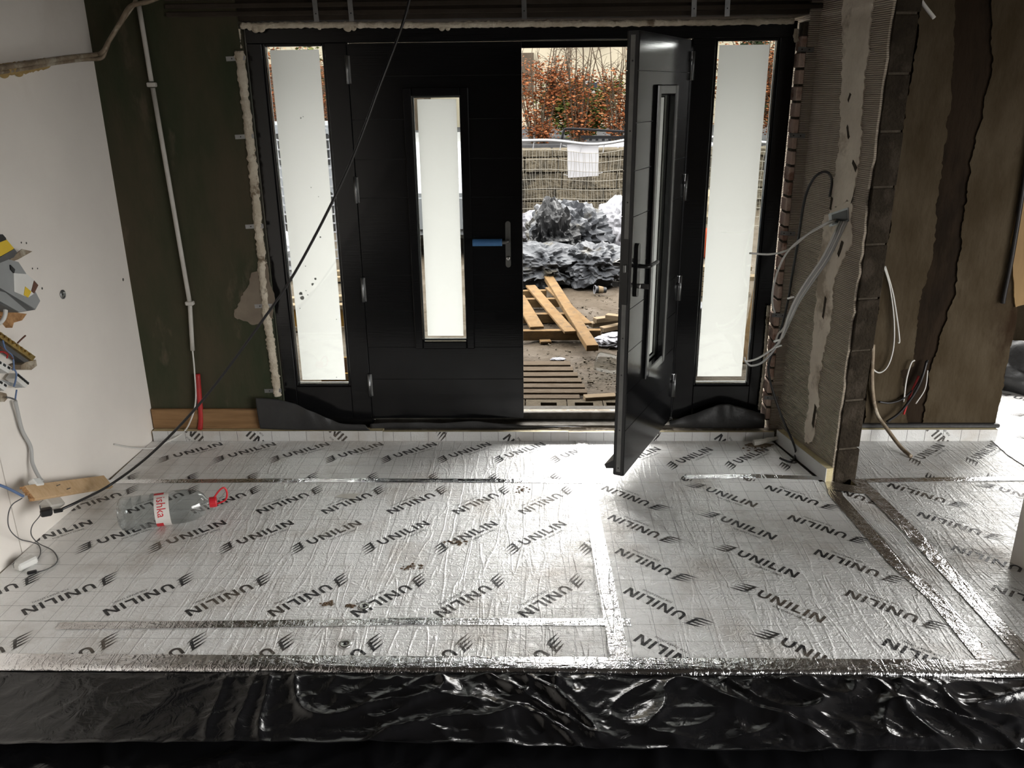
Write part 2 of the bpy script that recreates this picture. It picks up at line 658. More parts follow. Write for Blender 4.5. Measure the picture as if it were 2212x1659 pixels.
def film_mat():
    m = bpy.data.materials.new('frosted_film')
    m.use_nodes = True
    N, L = m.node_tree.nodes, m.node_tree.links
    N.remove(N['Principled BSDF'])
    o = N['Material Output']
    t = N.new('ShaderNodeBsdfTranslucent')
    t.inputs[0].default_value = (.39, .385, .373, 1)
    d = N.new('ShaderNodeBsdfDiffuse')
    d.inputs[0].default_value = (.35, .35, .34, 1)
    mx = N.new('ShaderNodeMixShader')
    mx.inputs[0].default_value = .25
    L.new(t.outputs[0], mx.inputs[1])
    L.new(d.outputs[0], mx.inputs[2])
    L.new(mx.outputs[0], o.inputs['Surface'])
    return m


M['film'] = film_mat()


def scored_mat():
    """render combed with a notched trowel: fine horizontal ridges"""
    m, N, L, b = newmat('combed_render')
    t = N.new('ShaderNodeTexCoord')
    w = N.new('ShaderNodeTexWave')
    w.bands_direction = 'Z'
    w.inputs['Scale'].default_value = 36
    w.inputs['Distortion'].default_value = 1.2
    w.inputs['Detail'].default_value = 2
    w.inputs['Detail Scale'].default_value = .8
    L.new(t.outputs['Object'], w.inputs['Vector'])
    n = N.new('ShaderNodeTexNoise')
    n.inputs['Scale'].default_value = 8
    n.inputs['Detail'].default_value = 6
    L.new(t.outputs['Object'], n.inputs['Vector'])
    mx = N.new('ShaderNodeMix')
    mx.data_type = 'RGBA'
    mx.inputs['A'].default_value = (.55, .48, .39, 1)
    mx.inputs['B'].default_value = (.42, .36, .285, 1)
    L.new(n.outputs['Fac'], mx.inputs['Factor'])
    L.new(mx.outputs['Result'], b.inputs['Base Color'])
    b.inputs['Roughness'].default_value = .95
    h = math_node(N, L, 'ADD', w.outputs['Fac'], math_node(N, L, 'MULTIPLY', n.outputs['Fac'], .8))
    bp = N.new('ShaderNodeBump')
    bp.inputs['Strength'].default_value = .9
    bp.inputs['Distance'].default_value = .008
    L.new(h, bp.inputs['Height'])
    L.new(bp.outputs[0], b.inputs['Normal'])
    return m


M['scored'] = scored_mat()
for k_ in ('green_wall', 'brown_wall', 'cream_plaster', 'patch', 'block', 'mortar', 'lintel', 'scored', 'slab', 'ceiling', 'brick', 'foam', 'timber', 'concrete', 'rubble'):
    M[k_].node_tree.nodes['Principled BSDF'].inputs['Specular IOR Level'].default_value = .08      # dry, dusty surfaces

# ================================================================== STRUCTURE
def plan_prism(pts, z0, z1):
    return prism([Vector((p[0], p[1], z0)) for p in pts], (0, 0, 1), z1 - z0)


floor = obj('floor', bx(-2.6, 4.8, -4.8, 4.76, -.16, -.101), M['slab'])
tag(floor, 'dark concrete slab under the insulation boards', 'floor', kind='structure')
fl2 = obj('floor_extension', bx(2.4, 4.8, 4.761, 6.2, -.16, -.101), M['slab'])
tag(fl2, 'dark slab of the side room beyond the stained wall', 'floor', kind='structure')
ceil = obj('ceiling', bx(-2.6, 4.8, -4.8, 6.2, 2.761, 2.9), M['ceiling'])
tag(ceil, 'dark bare ceiling above the hall', 'ceiling', kind='structure')

# left wall: two plasterboards with an open joint
wl_ = thing('wall_left', 'pale skimmed plasterboard wall on the left of the hall', 'wall', (LWX, 3, 0), kind='structure')
yj = onl(22, 1085).y
for n_, ya, yb in (('plasterboard', 4.43, yj + .003), ('plasterboard', yj - .003, -4.7)):
    obj(n_, plan_prism([(lwx(ya), ya), (lwx(yb), yb), (lwx(yb) - .02, yb), (lwx(ya) - .02, ya)], -.1, 2.76), M['white_wall'], wl_)
obj('stud_backing', plan_prism([(lwx(4.43) - .022, 4.43), (lwx(-4.7) - .022, -4.7), (lwx(-4.7) - .12, -4.7), (lwx(4.43) - .12, 4.43)], -.1, 2.76), M['timber'], wl_)

# rear wall and right-hand room shell (behind the camera)
wr_ = obj('wall_rear', bx(-2.6, 4.8, -4.9, -4.8, -.1, 2.76), M['brown_wall'])
tag(wr_, 'brown unplastered wall at the rear of the hall', 'wall', kind='structure')
wr2 = thing('wall_right', 'outer wall of the side room with a wide opening added to light the hall', 'wall', (4.8, 1, 0), kind='structure')
for y0, y1, z0, z1 in ((-4.8, -4.0, -.1, 2.76), (2.5, 6.2, -.1, 2.76), (-4.0, 2.5, 2.4, 2.76), (-4.0, 2.5, -.1, -.02)):  # unseen opening added and widened to brighten the left wall and floor
    obj('wall_section', bx(4.6, 4.8, y0, y1, z0, z1), M['cream_plaster'], wr2)

M['worn'] = pm('worn_plaster', (.20, .165, .125), (.15, .12, .09), 6, .9, bump=.3, bscale=30)
# back wall around the entrance
wb = thing('wall_back', 'stained bare wall around the black entrance doors', 'wall', (0, 4.6, 0), kind='structure')
obj('green_plaster', bx(-2.45, -1.455, 4.43, 4.76, -.1, 2.76), M['green_wall'], wb)
obj('render_right', bx(1.345, 1.70, 4.43, 4.76, -.1, 2.76), M['scored'], wb)
obj('brown_render', bx(1.702, 2.61, 4.43, 4.76, -.1, 2.76), M['brown_wall'], wb)
lin = obj('lintel', bx(-1.453, 1.343, 4.445, 4.76, 2.225, 2.76), M['lintel'], wb)
for i in range(14):                       # ribbed lintel face
    z = 2.245 + i * .036
    obj('rib', bx(-1.80, 1.40, 4.416, 4.429 if i else 4.444, z, z + .024, .004), M['lintel'], lin)
obj('threshold_base', bx(-1.453, 1.343, 4.40, 4.76, -.1, .045), M['concrete'], wb)
# brick reveal to the right of the frame
random.seed(4)
z = .11
brick_me = []
while z < 2.13:
    j = random.uniform(-.004, .004)
    obj('brick', bx(1.318 + j, 1.3449, 4.437 + random.uniform(-.004, .004), 4.53, z, z + .066, .004), M['brick'], wb)
    z += .078
obj('mortar_bed', bx(1.324, 1.3449, 4.446, 4.53, .10, 2.19), M['mortar'], wb)
# plaster patches on the stained wall (raised, ragged edges)


def wall_patch(pts, Y, th, mat, parent, amp=.008, seed=0.0, name='plaster_patch'):
    P3 = [ony(px, py, Y) for px, py in pts]
    for p in P3:
        p.z = min(max(p.z, -.05), 2.74)
    P3 = ragged_in_plane(P3, (0, 1, 0), amp, .012, seed)
    for p in P3:
        p.z = min(max(p.z, -.05), 2.745)
    return obj(name, prism(P3, (0, -1, 0), th), mat, parent)


wall_patch([(2003, -160), (2070, -160), (2060, 60), (2052, 230), (2025, 400), (2012, 560), (1985, 640), (1972, 790), (1945, 800), (1960, 925), (1862, 925), (1880, 760), (1905, 600), (1925, 450), (1950, 260), (1980, 90)], 4.43, .012, M['cream_plaster'], wb, .012, 1.0)
wall_patch([(2140, -160), (2330, -160), (2300, 120), (2250, 300), (2205, 600), (2185, 740), (2143, 925), (1990, 925), (2010, 790), (2060, 640), (2080, 480), (2098, 330), (2115, 260), (2140, 150)], 4.43, .010, M['cream_plaster'], wb, .012, 2.0)
# bare plaster patch beside the foam on the green wall
wall_patch([(545, 590), (575, 560), (590, 640), (592, 690), (560, 700), (512, 690), (505, 678)], 4.43, .003, M['worn'], wb, .015, 5.0)

# combed nib wall between the entrance and the right-hand room
nib = thing('wall_nib', 'short block wall with combed render right of the entrance', 'wall', (1.5, 3.9, 0), kind='structure')
e_ = (NBB - NBA).normalized()
nr = -NBN                                   # to the right
zj = sorted([ony(1850, y, 3.87).z for y in (405, 529, 646, 758, 866, 971)])
zs = [-.1] + zj + [zj[-1] + .24, zj[-1] + .48, zj[-1] + .72, 2.76]
zs = [z for z in zs if z < 2.70] + [2.76]
random.seed(8)
for a, b in zip(zs, zs[1:]):
    j = random.uniform(-.004, .004)
    A = NBA + nr * .012
    B = NBB + nr * .012 + e_ * j
    Cc = B + nr * (.118 + random.uniform(-.006, .004))
    D = A + nr * .118
    bmn = plan_prism([(p.x, p.y) for p in (A, B, Cc, D)], a + .005, b - .005)
    bmesh.ops.bevel(bmn, geom=bmn.edges[:], offset=.004, segments=1, affect='EDGES')
    obj('block', bmn, M['block'], nib)
A = NBA + nr * .02
B = NBB + nr * .02 - e_ * .008
obj('mortar_core', plan_prism([(p.x, p.y) for p in (A, B, B + nr * .098, A + nr * .098)], -.1, 2.755), M['mortar'], nib)
# combed render: its free edge is broken
pts = [NBA + Vector((0, 0, -.05)), NBB + Vector((0, 0, -.05))]
edge = []
k = 60
for i in range(k + 1):
    z = -.05 + 2.80 * i / k
    edge.append(NBB - e_ * (.004 + .03 * abs(noise.noise(Vector((0, 3.3, z * 4)))) + .012 * noise.noise(Vector((0, 1, z * 22)))) + Vector((0, 0, z)))
poly = [NBA + Vector((0, 0, -.05))] + edge + [NBA + Vector((0, 0, 2.75))]
obj('combed_render', prism(poly, nr, .012), M['scored'], nib)


def nib_patch(pts, th, seed, amp=.02):
    P3 = [onn(px, py, 0.0) for px, py in pts]
    for p in P3:
        p.z = min(max(p.z, 0.02), 2.74)
    P3 = ragged_in_plane(P3, NBN, amp, .009, seed)
    for p in P3:
        p.z = min(max(p.z, 0.0), 2.745)
    obj('smooth_plaster', prism(P3, NBN, th), M['patch'], nib)


nib_patch([(1822, -60), (1895, -60), (1882, 60), (1868, 200), (1860, 320), (1850, 380), (1842, 440), (1800, 452), (1800, 400), (1812, 330), (1820, 180)], .006, 1.0)
nib_patch([(1782, 470), (1800, 452), (1845, 420), (1842, 520), (1822, 560), (1803, 600), (1795, 700), (1780, 770), (1770, 860), (1758, 960), (1740, 955), (1748, 830), (1760, 690), (1772, 560)], .005, 4.0)

M['crack'] = pm('dark_crack', (.05, .04, .03), None, rough=.95, spec=.05)
for i_, pts in enumerate(([(1836, 200), (1839, 204), (1833, 222), (1831, 216)], [(1848, 372), (1852, 362), (1843, 345), (1841, 352)], [(1832, 300), (1835, 296), (1831, 270), (1829, 275)], [(1796, 425), (1799, 428), (1795, 455), (1792, 450)], [(1846, 410), (1849, 402), (1842, 432), (1838, 440)], [(1806, 470), (1832, 462), (1826, 452), (1816, 456)], [(1782, 640), (1785, 646), (1779, 690), (1776, 684)], [(1760, 872), (1764, 880), (1757, 925), (1754, 915)], [(1818, 520), (1822, 524), (1812, 556), (1809, 548)])):
    P3 = ragged_in_plane([onn(x, y, .0066) for x, y in pts], NBN, .003, .008, i_ * 2.0)
    obj('crack', prism(P3, NBN, .0012), M['crack'], nib)

# partition end at the right edge of the view and the side-room walls
pw = obj('wall_partition', plan_prism([(2.0, 3.10), (2.36, 2.40), (2.46, 2.45), (2.10, 3.15)], .0, 2.76), M['white_wall'])
tag(pw, 'grey partition end rising at the right edge of the floor', 'wall', kind='structure')
we = thing('wall_extension', 'cream far wall of the side room, right edge', 'wall', (3.5, 5.85, 0), kind='structure')
for x0, x1, z0, z1 in ((2.4, 2.65, -.1, 2.76), (4.55, 4.6, -.1, 2.76), (2.65, 4.55, -.1, .75), (2.65, 4.55, 2.25, 2.76)):
    obj('wall_section', bx(x0, x1, 5.75, 5.95, z0, z1), M['cream_plaster'], we)
wf = obj('wall_extension_side', bx(2.30, 2.42, 4.77, 5.75, -.1, 2.76), M['cream_plaster'])
tag(wf, 'short side wall of the room behind the stained wall', 'wall', kind='structure')

# ================================================================== INSULATION BOARDS AND PRINT
def text_polys(s, size):
    cu = bpy.data.curves.new('t', 'FONT')
    cu.body = s
    cu.size = size
    cu.resolution_u = 2
    o = bpy.data.objects.new('t', cu)
    COL.objects.link(o)
    dg = bpy.context.evaluated_depsgraph_get()
    me = bpy.data.meshes.new_from_object(o.evaluated_get(dg))
    v = [(p.co.x, p.co.y) for p in me.vertices]
    f = [list(p.vertices) for p in me.polygons]
    out = [[v[i] for i in q] for q in f]
    bpy.data.objects.remove(o, do_unlink=True)
    bpy.data.curves.remove(cu)
    bpy.data.meshes.remove(me)
    return out


def letter_polys():
    """UNILIN in a wide sans, cap height .052, and the three-claw mark before it; u along, v up"""
    P = []
    H_, T = .052, .0115
    u = .100
    # U
    w = .046
    n = 7
    ro, ri = w / 2, w / 2 - T
    cy = ro
    outer = [(u + ro + ro * math.cos(a), cy + ro * .95 * math.sin(a) - ro * .05) for a in [math.pi + math.pi * i / n for i in range(n + 1)]]
    inner = [(u + ro + ri * math.cos(a), cy + ri * .95 * math.sin(a) - ro * .05) for a in [math.pi + math.pi * i / n for i in range(n + 1)]]
    for i in range(n):
        P.append([outer[i], outer[i + 1], inner[i + 1], inner[i]])
    P.append([(u, cy - .001), (u + T, cy - .001), (u + T, H_), (u, H_)])
    P.append([(u + w - T, cy - .001), (u + w, cy - .001), (u + w, H_), (u + w - T, H_)])
    u += w + .013

    def nn(u, w=.050):
        P.append([(u, 0), (u + T, 0), (u + T, H_), (u, H_)])
        P.append([(u + w - T, 0), (u + w, 0), (u + w, H_), (u + w - T, H_)])
        P.append([(u + T * .2, H_), (u + T * 1.3, H_), (u + w - T * .2, 0), (u + w - T * 1.3, 0)])
        return u + w + .013
    u = nn(u)
    P.append([(u, 0), (u + T, 0), (u + T, H_), (u, H_)])
    u += T + .013
    P.append([(u, 0), (u + T, 0), (u + T, H_), (u, H_)])
    P.append([(u + T, 0), (u + .036, 0), (u + .036, T), (u + T, T)])
    u += .036 + .010
    P.append([(u, 0), (u + T, 0), (u + T, H_), (u, H_)])
    u += T + .013
    u = nn(u)
    # claws: four slanted blades running together on the right
    for i in range(4):
        v0 = -.006 + i * .0185
        s = .009 * i
        P.append([(s - .014, v0 - .011), (.030 + s * .6, v0 + .0020), (.078 + s * .35, v0 + .013), (.044 + s * .5, v0 - .0045)])
    P.append([(.050, .002), (.064, .006), (.076, .056), (.064, .052)])
    return P


LOGO = letter_polys()
for q in text_polys('FOR SMART LIVING', .017):
    LOGO.append([(u * .92 + .185, v - .027) for u, v in q])


def logo_bm(origin, U, V, Nn, planes):
    bm = NB()
    for k, q in enumerate(LOGO):
        try:
            bm.faces.new([bm.verts.new(origin + U * a + V * b_ + Nn * (.0006 + .00002 * (k % 9))) for a, b_ in q])
        except ValueError:
            pass
    for co, no in planes:
        bmesh.ops.bisect_plane(bm, geom=bm.verts[:] + bm.edges[:] + bm.faces[:], plane_co=co, plane_no=no, clear_outer=True)
        if not bm.faces:
            break
    bmesh.ops.recalc_face_normals(bm, faces=bm.faces[:])
    for f in bm.faces:
        if f.normal.dot(Nn) < 0:
            f.normal_flip()
    return bm


def board(label, x0, x1, y0, y1, rows, mat='foil', poly=None, ztop=0.0, th=.1):
    t = thing('insulation_board', label, 'insulation board', ((x0 + x1) / 2, (y0 + y1) / 2, ztop - th))
    pts = poly or [(x0, y0), (x1, y0), (x1, y1), (x0, y1)]
    obj('foam_core', plan_prism(pts, ztop - th, ztop - .003), M['pir'], t)
    fc = obj('foil_facing', plan_prism(pts, ztop - .003, ztop), M[mat], t)
    planes = [(Vector((x0, 0, 0)), Vector((-1, 0, 0))), (Vector((x1, 0, 0)), Vector((1, 0, 0))), (Vector((0, y0, 0)), Vector((0, -1, 0))), (Vector((0, y1, 0)), Vector((0, 1, 0)))]
    if poly:
        planes = []
        k = len(poly)
        for i in range(k):
            a, b_ = Vector((*poly[i], 0)), Vector((*poly[(i + 1) % k], 0))
            d = (b_ - a)
            planes.append((a, Vector((d.y, -d.x, 0)).normalized()))
    for mx, my, ang in rows:
        a = math.radians(ang)
        U = Vector((math.cos(a), math.sin(a), 0))
        V = Vector((-math.sin(a), math.cos(a), 0))
        bm = logo_bm(Vector((mx, my, ztop)), U, V, Vector((0, 0, 1)), planes)
        if bm.faces:
            obj('printed_logo', bm, M['ink'], t)
        else:
            bm.free()
    return t


def row(x, y, dx, dy, n, ang):
    return [(x + dx * k, y + dy * k, ang) for k in range(n)]


board('silver foil insulation strip along the closed door and left wall', -2.20, .284, 3.862, 4.374,
      row(.099, 4.085, -.3065, 0, 8, 40) + row(.13, 3.95, -.316, 0, 8, 225))
board('largest silver foil board in the middle, left of the long tape', -2.235, .300, 2.655, 3.858,
      row(.182, 3.80, -.3145, 0, 8, 225) + row(.21, 3.15, -.316, 0, 9, 44.5) + row(.19, 2.985, -.322, 0, 8, 226))
board('narrow silver foil board at the black sheet, left of the long tape', -2.26, .322, 2.39, 2.651,
      row(.42, 2.575, -.327, 0, 9, 225), 'foil')
board('silver foil insulation strip under the open door', .288, 1.41, 3.862, 4.374,
      [(.43, 4.02, 40), (.72, 4.01, 41), (1.027, 4.01, 41), (1.31, 4.0, 41), (.80, 3.93, 225), (1.12, 3.93, 225)], 'foil_right',
      poly=[(.288, 3.862), (1.452, 3.862), (1.352, 4.374), (.288, 4.374)])
board('square silver foil board right of the long tape, lettering turned sideways', .326, 1.555, 2.39, 3.858,
      row(.645, 3.565, .006, -.304, 5, 138.5) + row(.776, 3.825, .008, -.305, 5, -42) + row(1.46, 3.573, .024, -.31, 5, 138.5), 'foil_right',
      poly=[(.304, 3.858), (.326, 2.39), (1.575, 2.39), (1.525, 3.858)])
board('narrow plain silver strip between the two long tapes on the right', 1.56, 1.68, 2.39, 3.80,
      [(1.70, 3.62, 138)], 'foil_right', poly=[(1.529, 3.80), (1.579, 2.39), (1.70, 2.39), (1.66, 3.80)])
board('dirty silver foil board right of the two long tapes', 1.70, 2.9, 2.39, 3.858,
      row(2.077, 3.60, .015, -.305, 5, 138.5) + row(2.22, 3.83, .01, -.305, 5, -42), 'foil_far',
      poly=[(1.664, 3.858), (1.704, 2.39), (3.3, 2.39), (3.3, 3.858)])
board('silver foil board at the foot of the stained wall', 1.62, 2.61, 3.862, 4.372,
      row(2.016, 4.06, .30, 0, 3, 42) + row(2.05, 3.95, .31, 0, 3, 225), 'foil_far')
board('silver foil board in the side room beyond the stained wall', 2.614, 4.59, 3.862, 5.74,
      row(2.75, 4.1, .31, 0, 4, -50) + row(2.75, 4.45, .31, 0, 4, -50) + row(2.9, 4.8, .31, 0, 4, -50) + row(3.0, 5.15, .31, 0, 3, -50), 'foil_far')
board('silver foil board in the side room, behind the grey partition', 3.304, 4.59, 2.39, 3.858, row(3.5, 3.6, .31, 0, 3, 138), 'foil_far')

# upstands: narrow offcuts standing against the walls
def upstand(label, x0, x1, y0, y1, z1, marks):
    t = thing('edge_insulation', label, 'insulation strip', ((x0 + x1) / 2, y0, 0))
    obj('foam_core', bx(x0, x1, y0 + .003, y1, .0, z1), M['pir'], t)
    obj('foil_facing', bx(x0, x1, y0, y0 + .003, .0, z1), M['upstand'], t)
    x = math.floor(x0 * 10) / 10 + .1
    bm = NB()
    while x < x1 - .01:
        box(bm, x - .0008, x + .0008, y0 - .0004, y0, .001, z1 - .001)
        x += .1
    gl = obj('grid_lines', bm, M['ink'], t)
    planes = [(Vector((x0, 0, 0)), Vector((-1, 0, 0))), (Vector((x1, 0, 0)), Vector((1, 0, 0))), (Vector((0, 0, .001)), Vector((0, 0, -1))), (Vector((0, 0, z1 - .001)), Vector((0, 0, 1)))]
    for mx, mz, ang in marks:
        a = math.radians(ang)
        U = Vector((math.cos(a), 0, math.sin(a)))
        V = Vector((-math.sin(a), 0, math.cos(a)))
        bm = logo_bm(Vector((mx, y0, mz)), U, V, Vector((0, -1, 0)), planes)
        if bm.faces:
            obj('printed_logo', bm, M['ink'], t)
        else:
            bm.free()
    return t


def mk_marks(pxs, du, ang):
    out = []
    a = math.radians(ang)
    for px in pxs:
        p = ony(px, 945, 4.376)
        out.append((p.x - du * math.cos(a), .03 - du * math.sin(a), ang))
    return out


upstand('thin foil strip standing against the wall left of the doors', -2.19, -.86, 4.376, 4.428, .062, mk_marks((412,), .20, -45) + mk_marks((560,), .20, 135) + mk_marks((722,), .20, -45))
upstand('thin foil strip standing below the closed door leaf and threshold', -.858, .20, 4.376, 4.398, .058, mk_marks((805, 1106), .345, 128) + mk_marks((957,), .035, 40))
upstand('thin foil strip standing below the right sidelight', .202, 1.36, 4.376, 4.398, .055, mk_marks((1418,), .035, 40) + mk_marks((1563,), .345, 128))
t = thing('edge_insulation', 'thin foil strip standing along the combed nib wall', 'insulation strip', (1.45, 4.1, 0))
a0, b0 = NBA + NBN * .002, NBB + NBN * .002
obj('foam_core', plan_prism([(p.x, p.y) for p in (a0 + e_ * .06, b0, b0 + NBN * .035, a0 + e_ * .06 + NBN * .035)], 0, .075), M['pir'], t)
obj('foil_facing', plan_prism([(p.x, p.y) for p in (a0 + NBN * .0352 + e_ * .06, b0 + NBN * .0352, b0 + NBN * .038, a0 + NBN * .038 + e_ * .06)], 0, .075), M['upstand'], t)
upstand('thin foil strip standing against the stained wall on the right', 1.66, 2.60, 4.374, 4.41, .07, mk_marks((2040,), .2, 135))

# foil tapes
def tape(label, pts, w, mat='tape_y', z=.0012, rag=.002, group=None):
    """a ribbon through floor points (x, y)"""
    v, f = [], []
    P = [Vector((p[0], p[1], 0)) for p in pts]
    L_ = [0]
    for a, b in zip(P, P[1:]):
        L_.append(L_[-1] + (b - a).length)
    n = max(2, int(L_[-1] / .02))
    nw = 3
    for i in range(n + 1):
        s = L_[-1] * i / n
        k = 0
        while k < len(P) - 2 and s > L_[k + 1]:
            k += 1
        a, b = P[k], P[k + 1]
        c = a + (b - a) * ((s - L_[k]) / (L_[k + 1] - L_[k]))
        d = (b - a).normalized()
        nn_ = Vector((-d.y, d.x, 0))
        for j in range(nw + 1):
            q = c + nn_ * (w * (j / nw - .5) + rag * noise.noise(Vector((s * 25, j * 3.1, w * 100))))
            v.append((q.x, q.y, z + .0012 * (.5 + .5 * noise.noise(Vector((q.x * 30, q.y * 30, 2.2))))))
    for i in range(n):
        for j in range(nw):
            a = i * (nw + 1) + j
            f.append((a, a + 1, a + nw + 2, a + nw + 1))
    o = rawobj('foil_tape', v, f, M[mat], None, True)
    if f:
        p = o.data.polygons[0]
        if p.normal.z < 0:
            o.data.flip_normals()
    tag(o, label, 'foil tape', group)
    return o


def fp(*pp):
    return [onz(x, y)[:2] for x, y in pp]


tape('shiny foil tape along the joint behind the big left board', fp((225, 1041), (700, 1038), (1100, 1039), (1305, 1041)), .044, 'tape')
tape('long shiny foil tape running from the open door to the black sheet', fp((1254, 946), (1262, 985), (1288, 1150), (1320, 1320), (1342, 1436)), .066, 'tape_y', .0034)
tape('shiny foil tape on the joint near the black sheet, left side', fp((125, 1353), (560, 1349), (900, 1343), (1362, 1345)), .044, 'tape', .0022)
tape('shiny foil tape on the joint under the open door', fp((1478, 1031), (1640, 1029), (1785, 1034)), .044, 'tape')
tape('left of the two long shiny tapes on the right', fp((1797, 1042), (1806, 1071), (1938, 1219), (2023, 1294), (2150, 1450)), .066, 'tape_y', .0022)
tape('right of the two long shiny tapes on the right', fp((1850, 1036), (1885, 1068), (1969, 1150), (2079, 1269), (2212, 1412), (2245, 1447)), .070, 'tape_y', .0030)
tape('shiny foil tape along the joint before the stained wall', fp((1872, 1040), (2040, 1037), (2260, 1034)), .046, 'tape', .0040)
tape('short wrinkled foil tape at the foot of the nib wall', fp((1800, 1052), (1868, 1062)), .085, 'tape', .0046)
tape('foil tape running back beside the stained wall corner', fp((2148, 948), (2190, 985), (2260, 1030)), .06, 'tape_y', .0052)
# tape over the front edge, folded down
v, f = [], []
n = 200
for i in range(n + 1):
    x = -2.25 + 4.35 * i / n
    wv = .004 * noise.noise(Vector((x * 3, 1, 0))) + .002 * noise.noise(Vector((x * 19, 4, 0)))
    for (y, z) in ((2.452 + wv, .0045), (2.425, .005 + .0008 * noise.noise(Vector((x * 30, 0, 0)))), (2.392, .005), (2.384, .003), (2.379 + wv * .3, -.004), (2.378 + wv, -.010)):
        v.append((x, y, z))
for i in range(n):
    for j in range(5):
        a = i * 6 + j
        f.append((a, a + 6, a + 7, a + 1))
o = rawobj('foil_tape', v, f, M['tape'], None, True)
if o.data.polygons[0].normal.z < 0:
    o.data.flip_normals()
tag(o, 'shiny foil tape folded over the front edge above the black sheet', 'foil tape')

# ================================================================== BLACK POLYTHENE IN FRONT
def fold(x, y, s):
    w = noise.noise(Vector((x * 2.2, y * 2.2, s)))
    a = .5 + .5 * noise.noise(Vector((x * 2.0 + y * .9, y * 2.5 - x * .5, s + 1)))
    r1 = max(0, 1 - 2.4 * abs(noise.noise(Vector((x * 3.2 + w * 1.6 + y * 3.0, y * 2.4 + w - x * .8, s)))))
    r2 = max(0, 1 - 2.4 * abs(noise.noise(Vector((x * 7.5 - y * 6 + w, y * 6.0 + x * 2, s + 3)))))
    r3 = max(0, 1 - 2.2 * abs(noise.noise(Vector((x * 19 + w * 4, y * 17, s + 7)))))
    return .016 * a + r1 ** 3 * .022 + r2 ** 2.2 * .011 * (.4 + a) + r3 ** 1.6 * .0035 * (.3 + a)


def mem1(u, v):
    x = -2.35 + 4.9 * u
    y = 2.392 - .325 * v
    act = .22 + .78 * min(1, max(0, (x + 1.25) / .8))          # smoother on the left
    ye = y - .012 * math.sin(x * 2.3) * v - .006 * noise.noise(Vector((x * 7, 0, 2))) * v
    base = -.014 - .030 * v
    z = base + fold(x, ye, 0.0) * act * min(1, v * 7) * min(1, (1 - v) * 5 + .35)
    lip = max(0, (v - .90) / .10)
    z += lip ** 2 * (.006 + .010 * abs(noise.noise(Vector((x * 6, 0, 5)))))
    return (x, ye, z)


o = sheet('polythene_sheet', 620, 64, mem1, M['membrane'], None, True, .0012)
tag(o, 'crumpled glossy black polythene sheet along the front of the silver boards', 'plastic sheet')


def mem2(u, v):
    x = -2.4 + 5.0 * u
    y = 2.3 - 1.8 * v
    return (x, y, -.099 + .55 * fold(x, y, 9.0) + .002)


o = sheet('polythene_sheet', 300, 90, mem2, M['membrane'], None, True, .001)
tag(o, 'lower black polythene sheet on the slab at the bottom edge', 'plastic sheet')

# ================================================================== ENTRANCE DOORS
FY = 4.48
dfm = thing('door_frame', 'black timber frame holding the double doors and sidelights', 'door frame', (-.07, FY, .1), kind='structure')


def fr(n_, x0, x1, z0, z1, y0=FY, y1=FY + .075):
    return obj(n_, bx(x0, x1, y0, y1, z0, z1, .003), M['black_paint'], dfm)


fr('jamb', -1.438, -1.362, .10, 2.122)
fr('jamb', 1.226, 1.303, .10, 2.122)
fr('head', -1.438, 1.303, 2.1225, 2.197)
obj('door_stop', bx(-.9145, .7745, FY + .058, FY + .085, 2.09, 2.122), M['black_paint'], dfm)
fr('mullion', -1.046, -.934, .10, 2.122)
fr('mullion', .796, .908, .10, 2.122)
fr('bottom_rail', -1.3615, -1.0465, .10, .295)
fr('bottom_rail', .9085, 1.2255, .10, .295)
fr('frame_sill', -1.438, -.9345, .0455, .0995)
fr('frame_sill', .7965, 1.303, .0455, .0995)
# door stops behind the leaves (outside)
obj('door_stop', bx(-.934, -.915, FY + .062, FY + .085, .10, 2.122), M['black_paint'], dfm)
obj('door_stop', bx(.775, .796, FY + .062, FY + .085, .10, 2.122), M['black_paint'], dfm)
obj('threshold_bar', bx(-.934, .796, FY - .03, FY + .16, .046, .066, .004), M['sill_metal'], dfm)
obj('threshold_bar', bx(-.934, .796, FY + .057, FY + .09, .067, .112, .004), M['sill_metal'], dfm)


def pane(parent, x0, x1, z0, z1, y, film, local=False, bead=.014):
    k = dict(local=local)
    b1 = obj('glass_pane', bx(x0, x1, y, y + .006, z0, z1), M['glass'], parent, **k)
    for a in ((x0, x0 + bead, z0, z1), (x1 - bead, x1, z0, z1), (x0 + bead, x1 - bead, z0, z0 + bead), (x0 + bead, x1 - bead, z1 - bead, z1)):
        obj('glazing_bead', bx(a[0], a[1], y - .022, y - .001, a[2], a[3], .003), M['black_paint'], parent, **k)
        obj('spacer_bar', bx(a[0], a[1], y + .0065, y + .016, a[2], a[3]), M['grey_metal'], parent, **k)
    fx0, fx1, fz0, fz1 = film
    v = [(fx0, y + .018, fz0), (fx1, y + .018, fz0), (fx1, y + .018, fz1), (fx0, y + .018, fz1)]
    o = rawobj('frosted_film', v, [(0, 1, 2, 3)], M['film'], parent, False, local)
    return b1


w1 = thing('window_1', 'tall narrow sidelight with white film, left of the doors', 'window', (-1.2, FY, .3), kind='structure')
pane(w1, -1.362, -1.046, .295, 2.1225, FY + .032, (-1.336, -1.085, .320, 2.094))
w2 = thing('window_2', 'tall narrow sidelight with white film, right of the doors', 'window', (1.07, FY, .3), kind='structure')
pane(w2, .908, 1.226, .295, 2.1225, FY + .032, (.937, 1.188, .336, 2.092))
